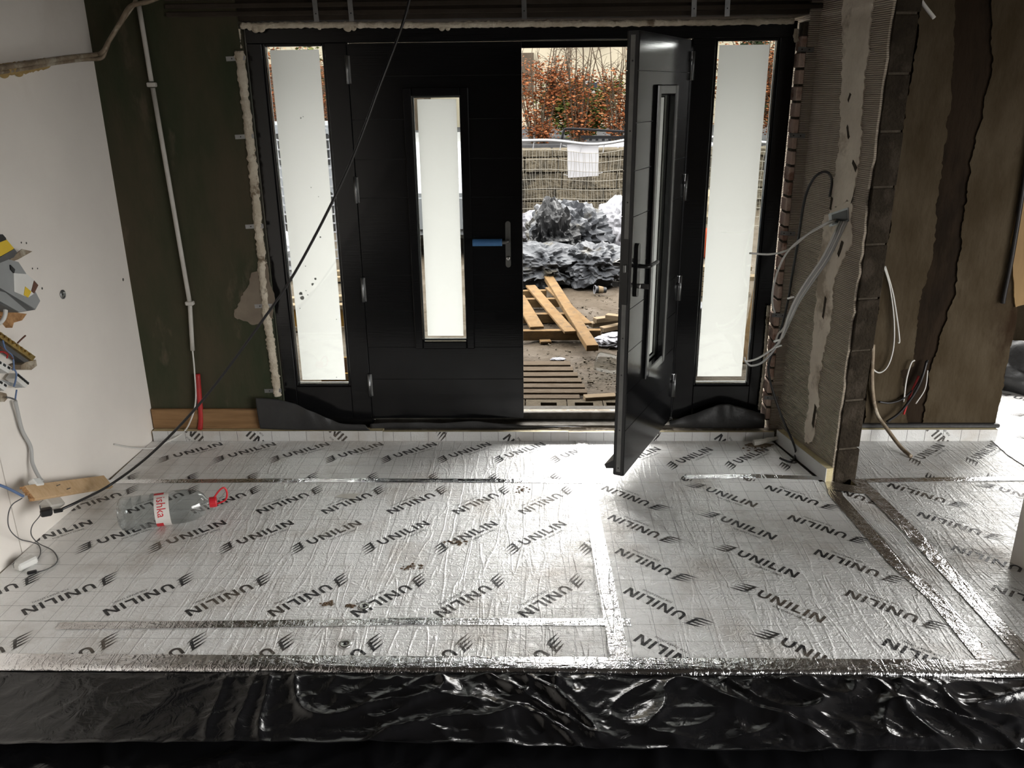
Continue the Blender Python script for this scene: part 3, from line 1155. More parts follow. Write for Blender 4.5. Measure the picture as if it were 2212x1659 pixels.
# mud splashes on the left film
M['splash'] = pm('grey_splash', (.10, .105, .10), None, rough=.9)
bm = NB()
random.seed(3)
for (px, py, r_) in ((650, 634, .010), (653, 643, .011), (681, 602, .006), (675, 614, .007), (661, 628, .0035), (665, 637, .0035), (692, 512, .005), (660, 575, .004), (648, 666, .003), (727, 690, .003), (650, 255, .004), (655, 252, .0028), (672, 405, .003), (688, 425, .003), (727, 815, .003)):
    c = ony(px, py, FY + .0495)
    vs = [bm.verts.new((c.x + r_ * (1 + .3 * random.uniform(-1, 1)) * math.cos(a), FY + .0495, c.z + r_ * (1 + .3 * random.uniform(-1, 1)) * math.sin(a))) for a in [2 * math.pi * i / 9 for i in range(9)]]
    bm.faces.new(vs)
obj('mud_splashes', bm, M['splash'], w1)

gz = sorted([ony(x, y, 3.74).z for x, y in ((1386, 152), (1378, 265), (1371, 368), (1365, 467))] + [ony(x, y, 3.74).z for x, y in ((1357, 665), (1353, 757), (1351, 846), (1347, 926))])
gz = [.1] + gz + [2.116]


def leaf(root, W_, s, handle_inside, handle_mat, sleeve):
    """door leaf in local coordinates: hinge edge x=0, leaf towards s*x, inner face y=0, outer face y=.055"""
    Z0, Z1 = .10, 2.116
    T = .055
    cx = W_ / 2
    hw = .145
    wz0, wz1 = .545, 1.885

    def B(name, a, b, y0, y1, z0, z1, mat, parent=root, bev=0.0):
        x0, x1 = sorted((s * a, s * b))
        return obj(name, bx(x0, x1, y0, y1, z0, z1, bev), M[mat], parent, local=True)
    B('stile', 0, cx - hw, .005, T - .005, Z0, Z1, 'dark_edge')
    B('stile', cx + hw, W_, .005, T - .005, Z0, Z1, 'dark_edge')
    B('rail', cx - hw, cx + hw, .005, T - .005, Z0, wz0, 'dark_edge')
    B('rail', cx - hw, cx + hw, .005, T - .005, wz1, Z1, 'dark_edge')
    for y0, y1 in ((0, .005), (T - .005, T)):
        for a, b in zip(gz, gz[1:]):
            a_, b_ = a + .0016, b - .0016
            bm = NB()

            def add(xa, xb, za, zb):
                if zb - za < .002:
                    return
                x0, x1 = sorted((s * xa, s * xb))
                box(bm, x0, x1, y0, y1, za, zb)
            if b_ <= wz0 or a_ >= wz1:
                add(.002, W_ - .002, a_, b_)
            else:
                add(.002, cx - hw, a_, b_)
                add(cx + hw, W_ - .002, a_, b_)
                if a_ < wz0:
                    add(cx - hw, cx + hw, a_, wz0)
                if b_ > wz1:
                    add(cx - hw, cx + hw, wz1, b_)
            obj('panel', bm, M['black_paint'], root, local=True)
    # glazing surround, proud of both faces
    for y0, y1 in ((-.016, .018), (T - .018, T + .012)):
        o_ = .022
        for xa, xb, za, zb in ((cx - hw - o_, cx - hw + .022, wz0 - o_, wz1 + o_), (cx + hw - .022, cx + hw + o_, wz0 - o_, wz1 + o_), (cx - hw + .022, cx + hw - .022, wz0 - o_, wz0 + .022), (cx - hw + .022, cx + hw - .022, wz1 - .022, wz1 + o_)):
            B('glazing_surround', xa, xb, y0, y1, za, zb, 'black_paint', bev=.005)
    gx0, gx1 = sorted((s * (cx - hw + .022), s * (cx + hw - .022)))
    g = obj('glass_pane', bx(gx0, gx1, .022, .028, wz0 + .022, wz1 - .022), M['glass'], root, local=True)
    for (xa, xb, za, zb) in ((gx0, gx0 + .006, wz0 + .022, wz1 - .022), (gx1 - .006, gx1, wz0 + .022, wz1 - .022), (gx0 + .006, gx1 - .006, wz0 + .022, wz0 + .028), (gx0 + .006, gx1 - .006, wz1 - .028, wz1 - .022)):
        obj('spacer_bar', bx(xa, xb, .0285, .036, za, zb), M['grey_metal'], root, local=True)
    m_ = (gx0 + gx1) / 2
    rawobj('frosted_film', [(m_ - .101, .0365, .586), (m_ + .101, .0365, .586), (m_ + .101, .0365, 1.850), (m_ - .101, .0365, 1.850)], [(0, 1, 2, 3)], M['film'], root, False, True)
    # hinges
    for zc in (1.995, 1.40, .862, .305 if s > 0 else .30):
        h = obj('hinge', lathe([(0, -.068), (.008, -.068), (.008, -.002), (.0085, 0), (.008, .002), (.008, .068), (0, .068)], 10, Matrix.Translation((s * -.004, -.010, zc))), M['steel'], root, True, True)
        x0, x1 = sorted((s * .001, s * .012))
        obj('hinge_plate', bx(x0, x1, -.004, -.0005, zc - .066, zc + .066), M['steel'], h, local=True)
        if s > 0:
            continue
        x0, x1 = sorted((s * .006, s * .026))
        obj('hinge_arm', bx(x0, x1, -.012, -.005, zc + .02, zc + .034), M['steel'], h, local=True)
    # handles
    hx = W_ - .078
    zc = 1.127
    for side in (-1, 1):
        yb = 0 if side < 0 else T
        y0, y1 = sorted((yb, yb + side * .010))
        wpl = .014 if sleeve else .020
        bm = NB()
        prof = []
        for i in range(9):
            a = math.pi * i / 8
            prof.append((wpl * math.cos(a), .104 - wpl + wpl * math.sin(a)))
        for i in range(9):
            a = math.pi + math.pi * i / 8
            prof.append((wpl * math.cos(a), -.144 + wpl + wpl * math.sin(a)))
        pl = prism([Vector((s * hx + p[0], y0, zc + p[1])) for p in prof], (0, 1, 0), .010)
        bmn = obj('handle_plate', pl, M[handle_mat], root, local=True)
        c = Vector((s * hx, yb, zc))
        d = Vector((0, side, 0))
        pts = [c + d * .008, c + d * .03, c + d * .052 + Vector((-s * .008, 0, 0)), c + d * .058 + Vector((-s * .03, 0, 0)), c + d * .058 + Vector((-s * .135, 0, 0))]
        lv = obj('lever_handle', wire(pts, .0095, 5, 10), M[handle_mat], root, True, True)
        if sleeve and side < 0:
            cc = c + d * .058
            q = [cc + Vector((-s * x, 0, 0)) for x in (.030, .07, .11, .150, .187)]
            obj('protective_sleeve', tube(NB(), spline(q, 4), .019, 14, wob=.05, ws=30), M['blue_tube'], lv, True, True)
        cyl = obj('lock_cylinder', lathe([(0, 0), (.011, 0), (.011, .014), (.009, .016), (0, .016)], 12, Matrix.Translation((s * hx, yb + side * .008, zc - .092)) @ Matrix.Rotation(math.radians(90 * (1 if side < 0 else -1)), 4, 'X')), M['chrome'], root, True, True)
        if not sleeve:
            obj('key', bx(s * hx - .0022, s * hx + .0022, *sorted((yb + side * .022, yb + side * .060)), zc - .104, zc - .080, .001), M['handle_dark'], cyl, local=True)


door1 = thing('door_1', 'closed black door leaf with blue sleeve on its handle', 'door', (-.932, FY, 0), kind='structure')
leaf(door1, .876, 1, True, 'grey_metal', True)
door2 = thing('door_2', 'black door leaf standing open into the hall', 'door', (.790, FY - .004, 0), kind='structure')
leaf(door2, .842, -1, True, 'handle_dark', False)
# lock edge of the open leaf
obj('lock_strip', bx(-.8445, -.842, .018, .038, .12, 2.10), M['grey_metal'], door2, local=True)
ls = obj('lock_case', bx(-.846, -.8446, .014, .042, .96, 1.26), M['handle_dark'], door2, local=True)
obj('latch', bx(-.858, -.846, .021, .035, 1.11, 1.145, .003), M['grey_metal'], ls, local=True)
for z in (.14, .34, .62, .80, 1.42, 1.72, 2.0):
    obj('screw', lathe([(0, 0), (.004, 0), (.003, .0014), (0, .0014)], 8, Matrix.Translation((-.8446, .028, z)) @ Matrix.Rotation(math.radians(-90), 4, 'Y')), M['dark_edge'], door2, False, True)
obj('weather_bar', prism([Vector((-.80, .0551, .115)), Vector((-.80, .105, .105)), Vector((-.80, .115, .125)), Vector((-.80, .0551, .165))], (1, 0, 0), .76), M['black_paint'], door2, local=True)
door2.rotation_euler = (0, 0, math.radians(65.5))

# ================================================================== FOAM, STRAPS, DAMP COURSE AROUND THE FRAME
def foam_bead(label, pts, r_, seed, mat='foam', drips=(), n=10):
    P = spline(pts, n)
    bm = NB()
    random.seed(seed)

    def rf(t):
        return r_ * (1 + .28 * noise.noise(Vector((t * 40, seed, 0))) + .22 * noise.noise(Vector((t * 110, seed, 5))))
    tube(bm, P, r_, 12, rf, .35, 60)
    for c, q in drips:
        b2 = NB()
        bmesh.ops.create_icosphere(b2, subdivisions=3, radius=q)
        for v_ in b2.verts:
            v_.co = v_.co * (1 + .35 * noise.noise(v_.co * 30 + Vector((seed, c.x * 10, 0))))
            v_.co.y *= .7
            v_.co += c
        me_ = bpy.data.meshes.new('t')
        b2.to_mesh(me_)
        b2.free()
        bm.from_mesh(me_)
        bpy.data.meshes.remove(me_)
    o = obj('expanding_foam', bm, M[mat], None, True)
    tag(o, label, 'foam')
    return o


foam_bead('rough foam bead down the left side of the frame', [ony(x, y, 4.438) for x, y in ((517, 110), (531, 230), (545, 350), (556, 470), (566, 570), (574, 660), (585, 745), (594, 810), (600, 855))], .022, 1, n=30)
foam_bead('thin crusty foam ridge at the upper left frame corner', [ony(x, y, 4.45) for x, y in ((512, 62), (512, 85), (516, 105))], .017, 2, n=10)
foam_bead('foam line oozing below the lintel over the doors', [ony(x, y, 4.452) for x, y in ((520, 56), (650, 54), (800, 54), (950, 54), (1100, 52), (1250, 51), (1400, 50), (1560, 48), (1715, 45))], .0145, 3, n=40,
          drips=[(ony(x, y, 4.452), q) for x, y, q in ((553, 62, .022), (565, 62, .018), (540, 60, .016), (690, 58, .014), (752, 60, .020), (764, 60, .015), (826, 58, .010), (955, 60, .016), (968, 61, .012), (1550, 50, .010))])
foam_bead('small foam lumps at the upper right frame corner', [ony(x, y, 4.46) for x, y in ((1721, 62), (1719, 78), (1722, 90))], .012, 4, n=10)
foam_bead('ragged foam at the lower right frame corner', [ony(x, y, 4.46) for x, y in ((1660, 660), (1656, 720), (1650, 800), (1644, 850), (1640, 885))], .009, 6, n=24)


def strap(label, a, b, w, bend=None):
    """perforated steel strap from wall a to frame b"""
    t = thing('fixing_strap', label, 'metal strap', a)
    P = [Vector(a), Vector(b)] if bend is None else [Vector(a)] + [Vector(q) for q in bend] + [Vector(b)]
    bm = NB()
    for p, q in zip(P, P[1:]):
        d = (q - p).normalized()
        nrm = Vector((0, -1, 0)) if abs(d.y) < .9 else Vector((0, 0, 1))
        side = d.cross(nrm).normalized()
        hint = side.cross(d)
        R = Matrix((d, side, hint)).transposed()
        obox((p + q) / 2, ((q - p).length, w, .0016), R, 0, bm)
    obj('strip', bm, M['steel'], t)
    p, q = P[-2], P[-1]
    for k in (.3, .75):
        c = p + (q - p) * k + Vector((0, -.0012, 0))
        obj('screw_hole', lathe([(0, 0), (.0035, 0), (.0035, .0008), (0, .0008)], 8, Matrix.Translation(c) @ Matrix.Rotation(math.radians(90), 4, 'X')), M['black_plastic'], t)
    return t


for (px, py, wx), w_ in zip(((515, 127, 'top'), (520, 296, 'second'), (535, 490, 'third'), (550, 662, 'fourth'), (575, 845, 'lowest')), range(5)):
    c = ony(px, py, 4.425)
    z = c.z
    strap('steel fixing strap at the left frame edge, %s from the top' % {'top': 'first', 'lowest': 'fifth'}.get(wx, wx), (-1.530, 4.4275, z), (-1.432, 4.4255, z + .004), .022)
for i, (px, py) in enumerate(((1734, 108), (1716, 294), (1692, 505), (1672, 682), (1660, 860))):
    z = ony(px, py, 4.43).z
    strap('steel fixing strap at the right frame edge, %s from the top' % ('first', 'second', 'third', 'fourth', 'fifth')[i], (1.378, 4.4275, z), (1.300, 4.4285, z + .004), .022)
for i, px in enumerate((680, 756, 1131, 1498, 1570)):
    x = ony(px, 20, 4.41).x
    strap('steel strap hanging over the lintel, %s from the left' % ('first', 'second', 'third', 'fourth', 'fifth')[i], (x, 4.412, 2.36), (x + .004, 4.412, 2.215), .024)


def dpc_sheet(label, tops, bots, Y, bulge=.03, seed=0.0):
    """black felt hanging from tops[] to bots[] (pixels), curling into the room"""
    n = len(tops)
    T3 = spline([ony(x, y, Y) for x, y in tops], 12)
    B3 = spline([ony(x, y, Y - .012) for x, y in bots], 12)
    k = len(T3) - 1
    lo = .062

    def fn(u, v):
        i = u * k
        a = int(min(k - 1, i))
        t_ = i - a
        p = T3[a].lerp(T3[a + 1], t_)
        q = B3[a].lerp(B3[a + 1], t_)
        r_ = p.lerp(q, v)
        r_.y -= bulge * math.sin(math.pi * v) * (.5 + .5 * noise.noise(Vector((u * 5, seed, 0)))) + .012 * (1 - v) * (1 + noise.noise(Vector((u * 9, seed, 3))))
        r_.z = max(r_.z, lo)
        return r_
    o = sheet('damp_course_felt', 90, 16, fn, M['dpc'], None, True, .0016)
    tag(o, label, 'membrane')
    return o


dpc_sheet('black felt flap curling at the lower left of the frame', [(553, 858), (600, 861), (640, 872), (690, 893), (735, 912), (790, 916)], [(562, 926), (610, 928), (650, 929), (700, 929), (750, 930), (800, 930)], 4.396, .012, 1.0)
dpc_sheet('black felt hump in front of the right sidelight', [(1445, 908), (1490, 895), (1530, 880), (1565, 871), (1600, 878), (1650, 893)], [(1445, 922), (1490, 924), (1530, 925), (1565, 925), (1600, 925), (1650, 925)], 4.425, .03, 2.0)
dpc_sheet('low black felt ruck below the closed door', [(800, 914), (880, 910), (960, 912), (1020, 908), (1090, 914), (1150, 918), (1260, 921)], [(800, 929), (880, 929), (960, 929), (1020, 929), (1090, 928), (1150, 927), (1260, 926)], 4.435, .01, 3.0)
# crumbled mortar on the inner threshold
def rubble_heap(label, c, rx, ry, h, seed, mat='rubble', name='rubble_heap', nn_=34):
    def fn(u, v):
        x, y = u * 2 - 1, v * 2 - 1
        r_ = math.hypot(x, y)
        ang = math.atan2(y, x)
        edge_ = .78 + .22 * noise.noise(Vector((math.cos(ang) * 1.6, math.sin(ang) * 1.6, seed)))
        z = max(0, 1 - r_ / edge_) ** .7 * h * (.6 + .5 * noise.noise(Vector((x * 5, y * 5, seed))) + .35 * noise.noise(Vector((x * 15, y * 15, seed))))
        k = min(1.0, edge_ / max(r_, 1e-6)) if r_ > edge_ else 1
        return (c[0] + x * k * rx, c[1] + y * k * ry, c[2] + max(0.0008, z))
    o = sheet(name, nn_, nn_, fn, M[mat], None, False)
    tag(o, label, 'rubble')
    return o


rubble_heap('pale crumbled mortar lying along the open doorway sill', (.22, 4.415, .0585), .36, .022, .016, 5.0, 'concrete')

# ================================================================== LEFT SIDE: CONDUIT, PIPES, CABLES
cdt = thing('conduit', 'white conduit running down the green wall', 'conduit', ony(330, 180, 4.42))
for a, b in (((300, 12), (327, 176)), ((330, 190), (410, 655)), ((410, 655), (416, 757))):
    P3 = [ony(x, y, 4.412) for x, y in (a, b)]
    obj('conduit_tube', tube(NB(), spline(P3, 4), .0115, 12), M['offwhite_plastic'], cdt, True)
for px, py in ((328, 183), (410, 655)):
    c = ony(px, py, 4.412)
    obj('clip', obox(c, (.044, .030, .022), None, .004), M['offwhite_plastic'], cdt)
cb = obj('cable', wire([ony(416, 757, 4.41), ony(420, 800, 4.405), ony(423, 860, 4.40), ony(415, 900, 4.385), onz(395, 935, .05), onz(350, 960, .006), onz(330, 968, .006), onl(285, 967, .02), onl(247, 960, .008)], .0045), M['lgrey_wire'], None, True)
tag(cb, 'thin white cable dropping from the conduit to the floor', 'cable')
rd = obj('duct', wire([ony(427, 808, 4.415), ony(430, 850, 4.412), ony(434, 900, 4.41), ony(432, 927, 4.405)], .015, 6, 8), M['red_dark'], None, True)
tag(rd, 'short red duct standing against the timber plate', 'duct')
pb = obj('wall_plate', bx(-2.195, -1.40, 4.406, 4.4285, .064, .185, .004), M['timber'])
tag(pb, 'old brown timber plate at the foot of the green wall', 'timber')

pp1 = obj('heating_pipe', wire([onl(-30, 151, .06), onl(30, 142, .06), onl(90, 133, .06), onl(150, 124, .06), onl(205, 118, .06), ony(222, 112, 4.33), ony(236, 88, 4.33), ony(262, 45, 4.33), ony(282, 14, 4.33), ony(318, 4, 4.35), ony(350, -8, 4.35)], .011, 8, 10), M['pipe'], None, True)
tag(pp1, 'upper of two dirty pipes bending into the upper left corner', 'pipe')
pp2 = obj('heating_pipe', wire([onl(-30, 160, .05), onl(60, 147, .05), onl(120, 136, .05), onl(180, 129, .05), ony(218, 126, 4.36), ony(229, 108, 4.36), ony(240, 82, 4.36), ony(268, 40, 4.36), ony(290, 8, 4.36), ony(296, -12, 4.36)], .009, 8, 10), M['pipe'], None, True)
tag(pp2, 'lower of two dirty pipes bending into the upper left corner', 'pipe')
foam_bead('yellow foam caked under the pipes on the left wall', [onl(-30, 152, .035), onl(20, 149, .035), onl(60, 145, .03), onl(98, 137, .03)], .022, 9, 'foam_y', drips=[(onl(8, 158, .02), .022), (onl(40, 156, .02), .020)], n=14)

# long black cable hanging across the view
def lw(px, py, off):
    """a point off metres in front of the left wall, or on the floor where that would be below it"""
    q = onl(px, py, off)
    return q if q.z > .004 else onz(px, py, .004)


pts = [(893, -40, 3.95), (872, 45, 3.92), (822, 180, 3.85), (750, 368, 3.78), (645, 575, 3.72), (560, 702, 3.68), (440, 862, 3.62), (330, 977, 3.56)]
P3 = [ony(x, y, Y) for x, y, Y in pts] + [lw(240, 1046, .22), lw(172, 1082, .20), lw(133, 1100, .16)]
bc = obj('cable', wire(P3, .0062, 10, 8), M['black_wire'], None, True)
tag(bc, 'long black cable hanging diagonally across the closed door', 'cable')

# plank offcut tangled in leads, hanging in front of the wall foot
pk = thing('timber_offcut', 'light timber offcut propped against the left wall', 'timber', lw(150, 1062, .08))
A_, B_ = lw(62, 1066, .13), lw(232, 1041, .07)
d = (B_ - A_).normalized()
Wd = (lw(60, 1048, .10) - lw(72, 1084, .16)).normalized()
Nf = d.cross(Wd).normalized()
Rp = Matrix((d, Nf.cross(d).normalized(), Nf)).transposed()
obj('board_face', obox((A_ + B_) / 2, ((B_ - A_).length, .075, .016), Rp, .002), M['plywood'], pk)
random.seed(6)
for i in range(7):
    q = A_ - d * .002 + Rp.col[1] * (-.032 + .0105 * i)
    obj('splinter', beam(q, q - d * (.010 + .016 * random.random()), .010, .008 + .006 * random.random()), M['splinter'], pk)
for t_, s_ in ((.32, .012), (.40, -.014)):
    q = A_.lerp(B_, t_) + Rp.col[1] * s_ + Rp.col[2] * (.0095 if Rp.col[2].z > 0 else -.0095)
    obj('staple', beam(q - Vector((.009, .010, 0)), q + Vector((.009, .010, .002)), .002, .003), M['black_plastic'], pk)
sk = thing('socket_adaptor', 'grey white socket adaptor beneath the timber offcut', 'socket', lw(118, 1095, .1))
R2 = Matrix.Rotation(math.radians(25), 3, 'Z')
obj('body', obox(lw(112, 1088, .12), (.12, .05, .045), Rp, .006), M['offwhite_plastic'], sk)
obj('upper_body', obox(lw(78, 1044, .09), (.06, .04, .03), Rp, .005), M['white_plastic'], sk)
obj('plug', obox(lw(100, 1106, .15), (.045, .034, .034), R2, .006), M['black_plastic'], sk)
obj('strain_relief', obox(lw(126, 1103, .16), (.036, .016, .016), R2, .003), M['black_plastic'], sk)
bl = obj('cable', wire([lw(-25, 1040, .14), lw(10, 1052, .14), lw(35, 1064, .13), lw(50, 1072, .13)], .006), M['blue_wire'], None, True)
tag(bl, 'blue grey cable entering at the left edge above the offcut', 'cable')
gc = obj('cable', wire([onl(33, 866, .03), onl(37, 885, .025), onl(48, 930, .02), onl(66, 965, .02), onl(70, 1000, .03), onl(84, 1030, .06), lw(92, 1040, .08)], .008), M['grey_wire'], None, True)
tag(gc, 'grey cable running down the white wall to the offcut', 'cable')
for i, (pp_, lab) in enumerate((([(48, 1076), (25, 1092), (17, 1120), (22, 1145), (42, 1164), (68, 1171), (84, 1178), (87, 1196), (76, 1214), (64, 1222)], 'thin lead curling from the offcut to the white charger'),
                                ([(86, 1092), (87, 1112), (70, 1135), (68, 1156), (84, 1174), (112, 1188), (124, 1206), (118, 1220), (98, 1231), (78, 1236)], 'thin lead ending in a small plug on the floor'))):
    o = obj('charging_lead', wire([lw(x, y, max(.02, .13 - .02 * k)) for k, (x, y) in enumerate(pp_)], .0024, 8, 6), M['dgrey_plastic'], None, True)
    tag(o, lab, 'cable')
ch = thing('charger', 'small white charger lying on the foil by the wall', 'charger', onz(52, 1222))
R = frame_xyz(onz(70, 1206) - onz(38, 1222))
obj('body', obox(onz(56, 1216, .018), (.085, .045, .034), R, .007), M['white_plastic'], ch)
obj('face', obox(onz(36, 1223, .016), (.012, .034, .026), R, .003), M['dgrey_plastic'], ch)
pgl = obj('plug', obox(onz(69, 1236, .008), (.036, .016, .012), frame_xyz(onz(78, 1234) - onz(60, 1238)), .003), M['black_plastic'])
tag(pgl, 'tiny black plug at the end of the thin lead', 'plug')

# wall anchor and marks on the white wall
an = thing('wall_anchor', 'shiny round metal anchor in the white wall', 'anchor', onl(135, 636))
c = onl(135, 636, .001)
Rw = Matrix.Rotation(math.radians(90), 4, 'Y')
obj('flange', lathe([(0, 0), (.022, 0), (.022, .004), (.014, .006), (.012, .003), (0, .003)], 16, Matrix.Translation(c) @ Rw), M['steel'], an, True)
for dy, dz in ((.008, .006), (-.008, -.005)):
    obj('stud', lathe([(0, 0), (.004, 0), (.003, .006), (0, .007)], 8, Matrix.Translation(c + Vector((.003, dy, dz))) @ Rw), M['chrome'], an)
M['hole'] = pm('dark_hole', (.09, .085, .075), None, rough=.9)
for i, (px, py, r_) in enumerate(((46, 524, .0045), (57, 525, .005), (70, 580, .0045), (81, 580, .004), (91, 623, .006), (266, 604, .009))):
    o = obj('drill_hole', lathe([(0, 0), (r_, 0), (r_ * .8, .0012), (0, .0012)], 9, Matrix.Translation(onl(px, py, .0002)) @ Rw), M['hole'], wl_)

# ================================================================== DEVICES ON THE LEFT WALL
def wprism(name, pts, o1, o0, mat, parent):
    """pixel polygon on the plane o1 metres off the left wall, extruded back to o0"""
    P3 = [onl(x, y, o1) for x, y in pts]
    return obj(name, prism(P3, (-1, 0, 0), o1 - o0), M[mat], parent)


ge = thing('meter_box', 'tilted grey meter box fixed at the left edge of the white wall', 'meter box', onl(40, 640))
wprism('body', [(-40, 596), (4, 556), (40, 566), (56, 590), (87, 650), (77, 668), (-40, 598)], .12, .05, 'grey_plastic', ge)
wprism('lower_body', [(-40, 599), (77, 669), (40, 675), (-40, 640)], .112, .05, 'dgrey_plastic', ge)
wprism('cover_ridge', [(-40, 618), (12, 632), (58, 671), (42, 674), (-40, 628)], .118, .1125, 'grey_plastic', ge)
lb = wprism('label', [(30, 590), (58, 592), (82, 612), (74, 634), (61, 643), (31, 630)], .1225, .1205, 'white_plastic', ge)
wprism('yellow_mark', [(55, 619), (68, 630), (61, 643), (52, 637)], .1245, .1228, 'yellow_plastic', lb)
wprism('display', [(74, 606), (83, 616), (74, 634), (68, 629)], .1245, .1228, 'brown_wire', lb)
wprism('lead_seal', [(23, 572), (33, 582), (31, 590), (24, 582)], .126, .1205, 'black_plastic', ge)
wprism('backing_board', [(-30, 640), (40, 676), (58, 678), (48, 692), (30, 697), (27, 708), (12, 690), (-30, 660)], .03, .001, 'splinter', ge)
tor = thing('testing_device', 'black and yellow device above the grey meter box', 'device', onl(10, 528))
wprism('yellow_body', [(-40, 552), (-10, 526), (14, 517), (31, 537), (8, 550), (-40, 575)], .13, .06, 'yellow_plastic', tor)
wprism('black_cap', [(-40, 530), (-8, 508), (6, 506), (13, 514), (14, 518), (-10, 527), (-40, 545)], .135, .06, 'black_plastic', tor)
wprism('black_collar', [(27, 540), (31, 537), (37, 545), (30, 556), (-5, 570), (-10, 562), (8, 551)], .132, .06, 'dgrey_plastic', tor)
fl = obj('cardboard_flap', prism([onl(x, y, .06) for x, y in ((22, 560), (48, 538), (70, 543), (40, 560), (25, 566))], (-1, 0, 0), .004), M['pipe'])
tag(fl, 'small brown flap sticking out beside the yellow device', 'cardboard')
lp = obj('cable', wire([onl(-20, 640, .09), onl(4, 650, .09), onl(12, 672, .08), onl(4, 694, .07), onl(-20, 706, .06)], .009), M['lgrey_wire'], None, True)
tag(lp, 'thick pale cable looping below the meter box', 'cable')

tb = thing('terminal_assembly', 'open jumble of brass terminals and wires on the white wall', 'terminal block', onl(40, 790))


def wbar(name, a, b, w, o1, o0, mat, parent):
    P = [Vector((a[0], a[1])), Vector((b[0], b[1]))]
    d = (P[1] - P[0]).normalized()
    n = Vector((-d.y, d.x)) * (w / 2)
    return wprism(name, [tuple(P[0] + n), tuple(P[1] + n), tuple(P[1] - n), tuple(P[0] - n)], o1, o0, mat, parent)


bb = wbar('busbar', (-30, 702), (74, 775), 11, .07, .03, 'brass', tb)
for k in range(8):
    t_ = .3 + .085 * k
    px, py = -30 + 104 * t_, 702 + 73 * t_ - 3
    obj('terminal_screw', lathe([(0, 0), (.006, 0), (.005, .006), (0, .007)], 8, Matrix.Translation(onl(px, py, .0705)) @ Rw), M['brass'], bb)
wbar('carrier', (-30, 716), (66, 782), 16, .055, .02, 'dgrey_plastic', tb)
wprism('mounting_clip', [(58, 782), (78, 777), (80, 790), (68, 799), (45, 798), (46, 788)], .06, .01, 'pipe', tb)
for a, b in (((36, 812), (60, 832)), ((-25, 772), (22, 800)), ((-30, 808), (14, 838))):
    ts = wbar('terminal_strip', a, b, 15, .06, .02, 'white_plastic', tb)
    n_ = 5
    for k in range(n_):
        t_ = (k + .5) / n_
        px, py = a[0] + (b[0] - a[0]) * t_ + 3, a[1] + (b[1] - a[1]) * t_ - 3
        wprism('terminal', [(px - 1.6, py - 3.5), (px + 2.6, py - .5), (px + 1.6, py + 4), (px - 2.6, py + 1)], .064, .0602, 'black_plastic', ts)
wprism('cover_flap', [(10, 822), (56, 836), (36, 838), (-30, 812)], .05, .045, 'grey_plastic', tb)
wprism('lower_clip', [(-30, 838), (14, 850), (17, 860), (10, 868), (-30, 862)], .05, .01, 'pipe', tb)
for i, (pts, mt) in enumerate((([(6, 735), (12, 755), (26, 768), (30, 790), (28, 800)], 'blue_wire'), ([(-20, 735), (4, 752), (18, 764), (28, 775)], 'brown_wire'), ([(-10, 762), (6, 760), (16, 766), (15, 774)], 'red_dark'), ([(30, 796), (35, 806), (34, 820), (30, 835)], 'blue_wire'), ([(36, 842), (34, 855), (33, 864)], 'blue_wire'), ([(14, 858), (24, 860), (34, 864)], 'dgrey_plastic'), ([(38, 741), (46, 733), (55, 725)], 'brown_wire'))):
    obj('wire', wire([onl(x, y, .075) for x, y in pts], .0036, 6, 6), M[mt], tb, True)

# ================================================================== WATER BOTTLE
bt = thing('water_bottle', 'large empty clear water bottle with red cap on the foil', 'bottle', onz(350, 1150))
RB = .078
A_, B_ = onz(258, 1112, RB), onz(478, 1082, RB)
ax = (B_ - A_).normalized()
BL = (B_ - A_).length
Zp = Vector((0, 0, 1))
side = ax.cross(Zp).normalized()          # towards the camera-ish
upv = side.cross(ax)
MB_ = Matrix(((side.x, upv.x, ax.x, A_.x), (side.y, upv.y, ax.y, A_.y), (side.z, upv.z, ax.z, A_.z), (0, 0, 0, 1)))
prof = [(0, .012), (.03, .006), (.06, .0), (.073, .01), (RB, .028), (RB, .06), (.0755, .066), (RB, .072), (RB, .10), (.0755, .106), (RB, .112), (RB, .15)]
prof += [(RB - .002, .155), (RB - .002, .225), (RB, .232), (RB, .27)]
sh0, sh1 = .27, BL - .062
for i in range(1, 9):
    t_ = i / 8
    prof.append((.021 + (RB - .021) * math.sqrt(max(0, 1 - t_ ** 1.9)), sh0 + (sh1 - sh0) * t_))
prof += [(.019, BL - .055), (.019, BL - .040)]
obj('bottle_body', lathe(prof, 36, MB_), M['clear_plastic'], bt, True)
cap = obj('cap', lathe([(0, BL - .052), (.025, BL - .052), (.025, BL - .024), (.023, BL - .020), (0, BL - .020)], 20, MB_), M['red'], bt, False)
hp = [A_ + ax * (BL - .030) + upv * .022, A_ + ax * (BL - .002) + upv * .055, A_ + ax * (BL + .020) + upv * .066, A_ + ax * (BL + .030) + upv * .040, A_ + ax * (BL + .020) + upv * .004, A_ + ax * (BL - .018) - upv * .012]
obj('carry_loop', wire(hp, .0045, 6, 8), M['red'], cap, True)


def band(r_, z0, z1, a0, a1, mat, name, parent, n=24, th=.0008):
    v, f = [], []
    for i in range(n + 1):
        a = a0 + (a1 - a0) * i / n
        for z in (z0, z1):
            v.append(MB_ @ Vector((r_ * math.cos(a), r_ * math.sin(a), z)))
    for i in range(n):
        f.append((2 * i, 2 * i + 2, 2 * i + 3, 2 * i + 1))
    return rawobj(name, v, f, mat, parent, True)


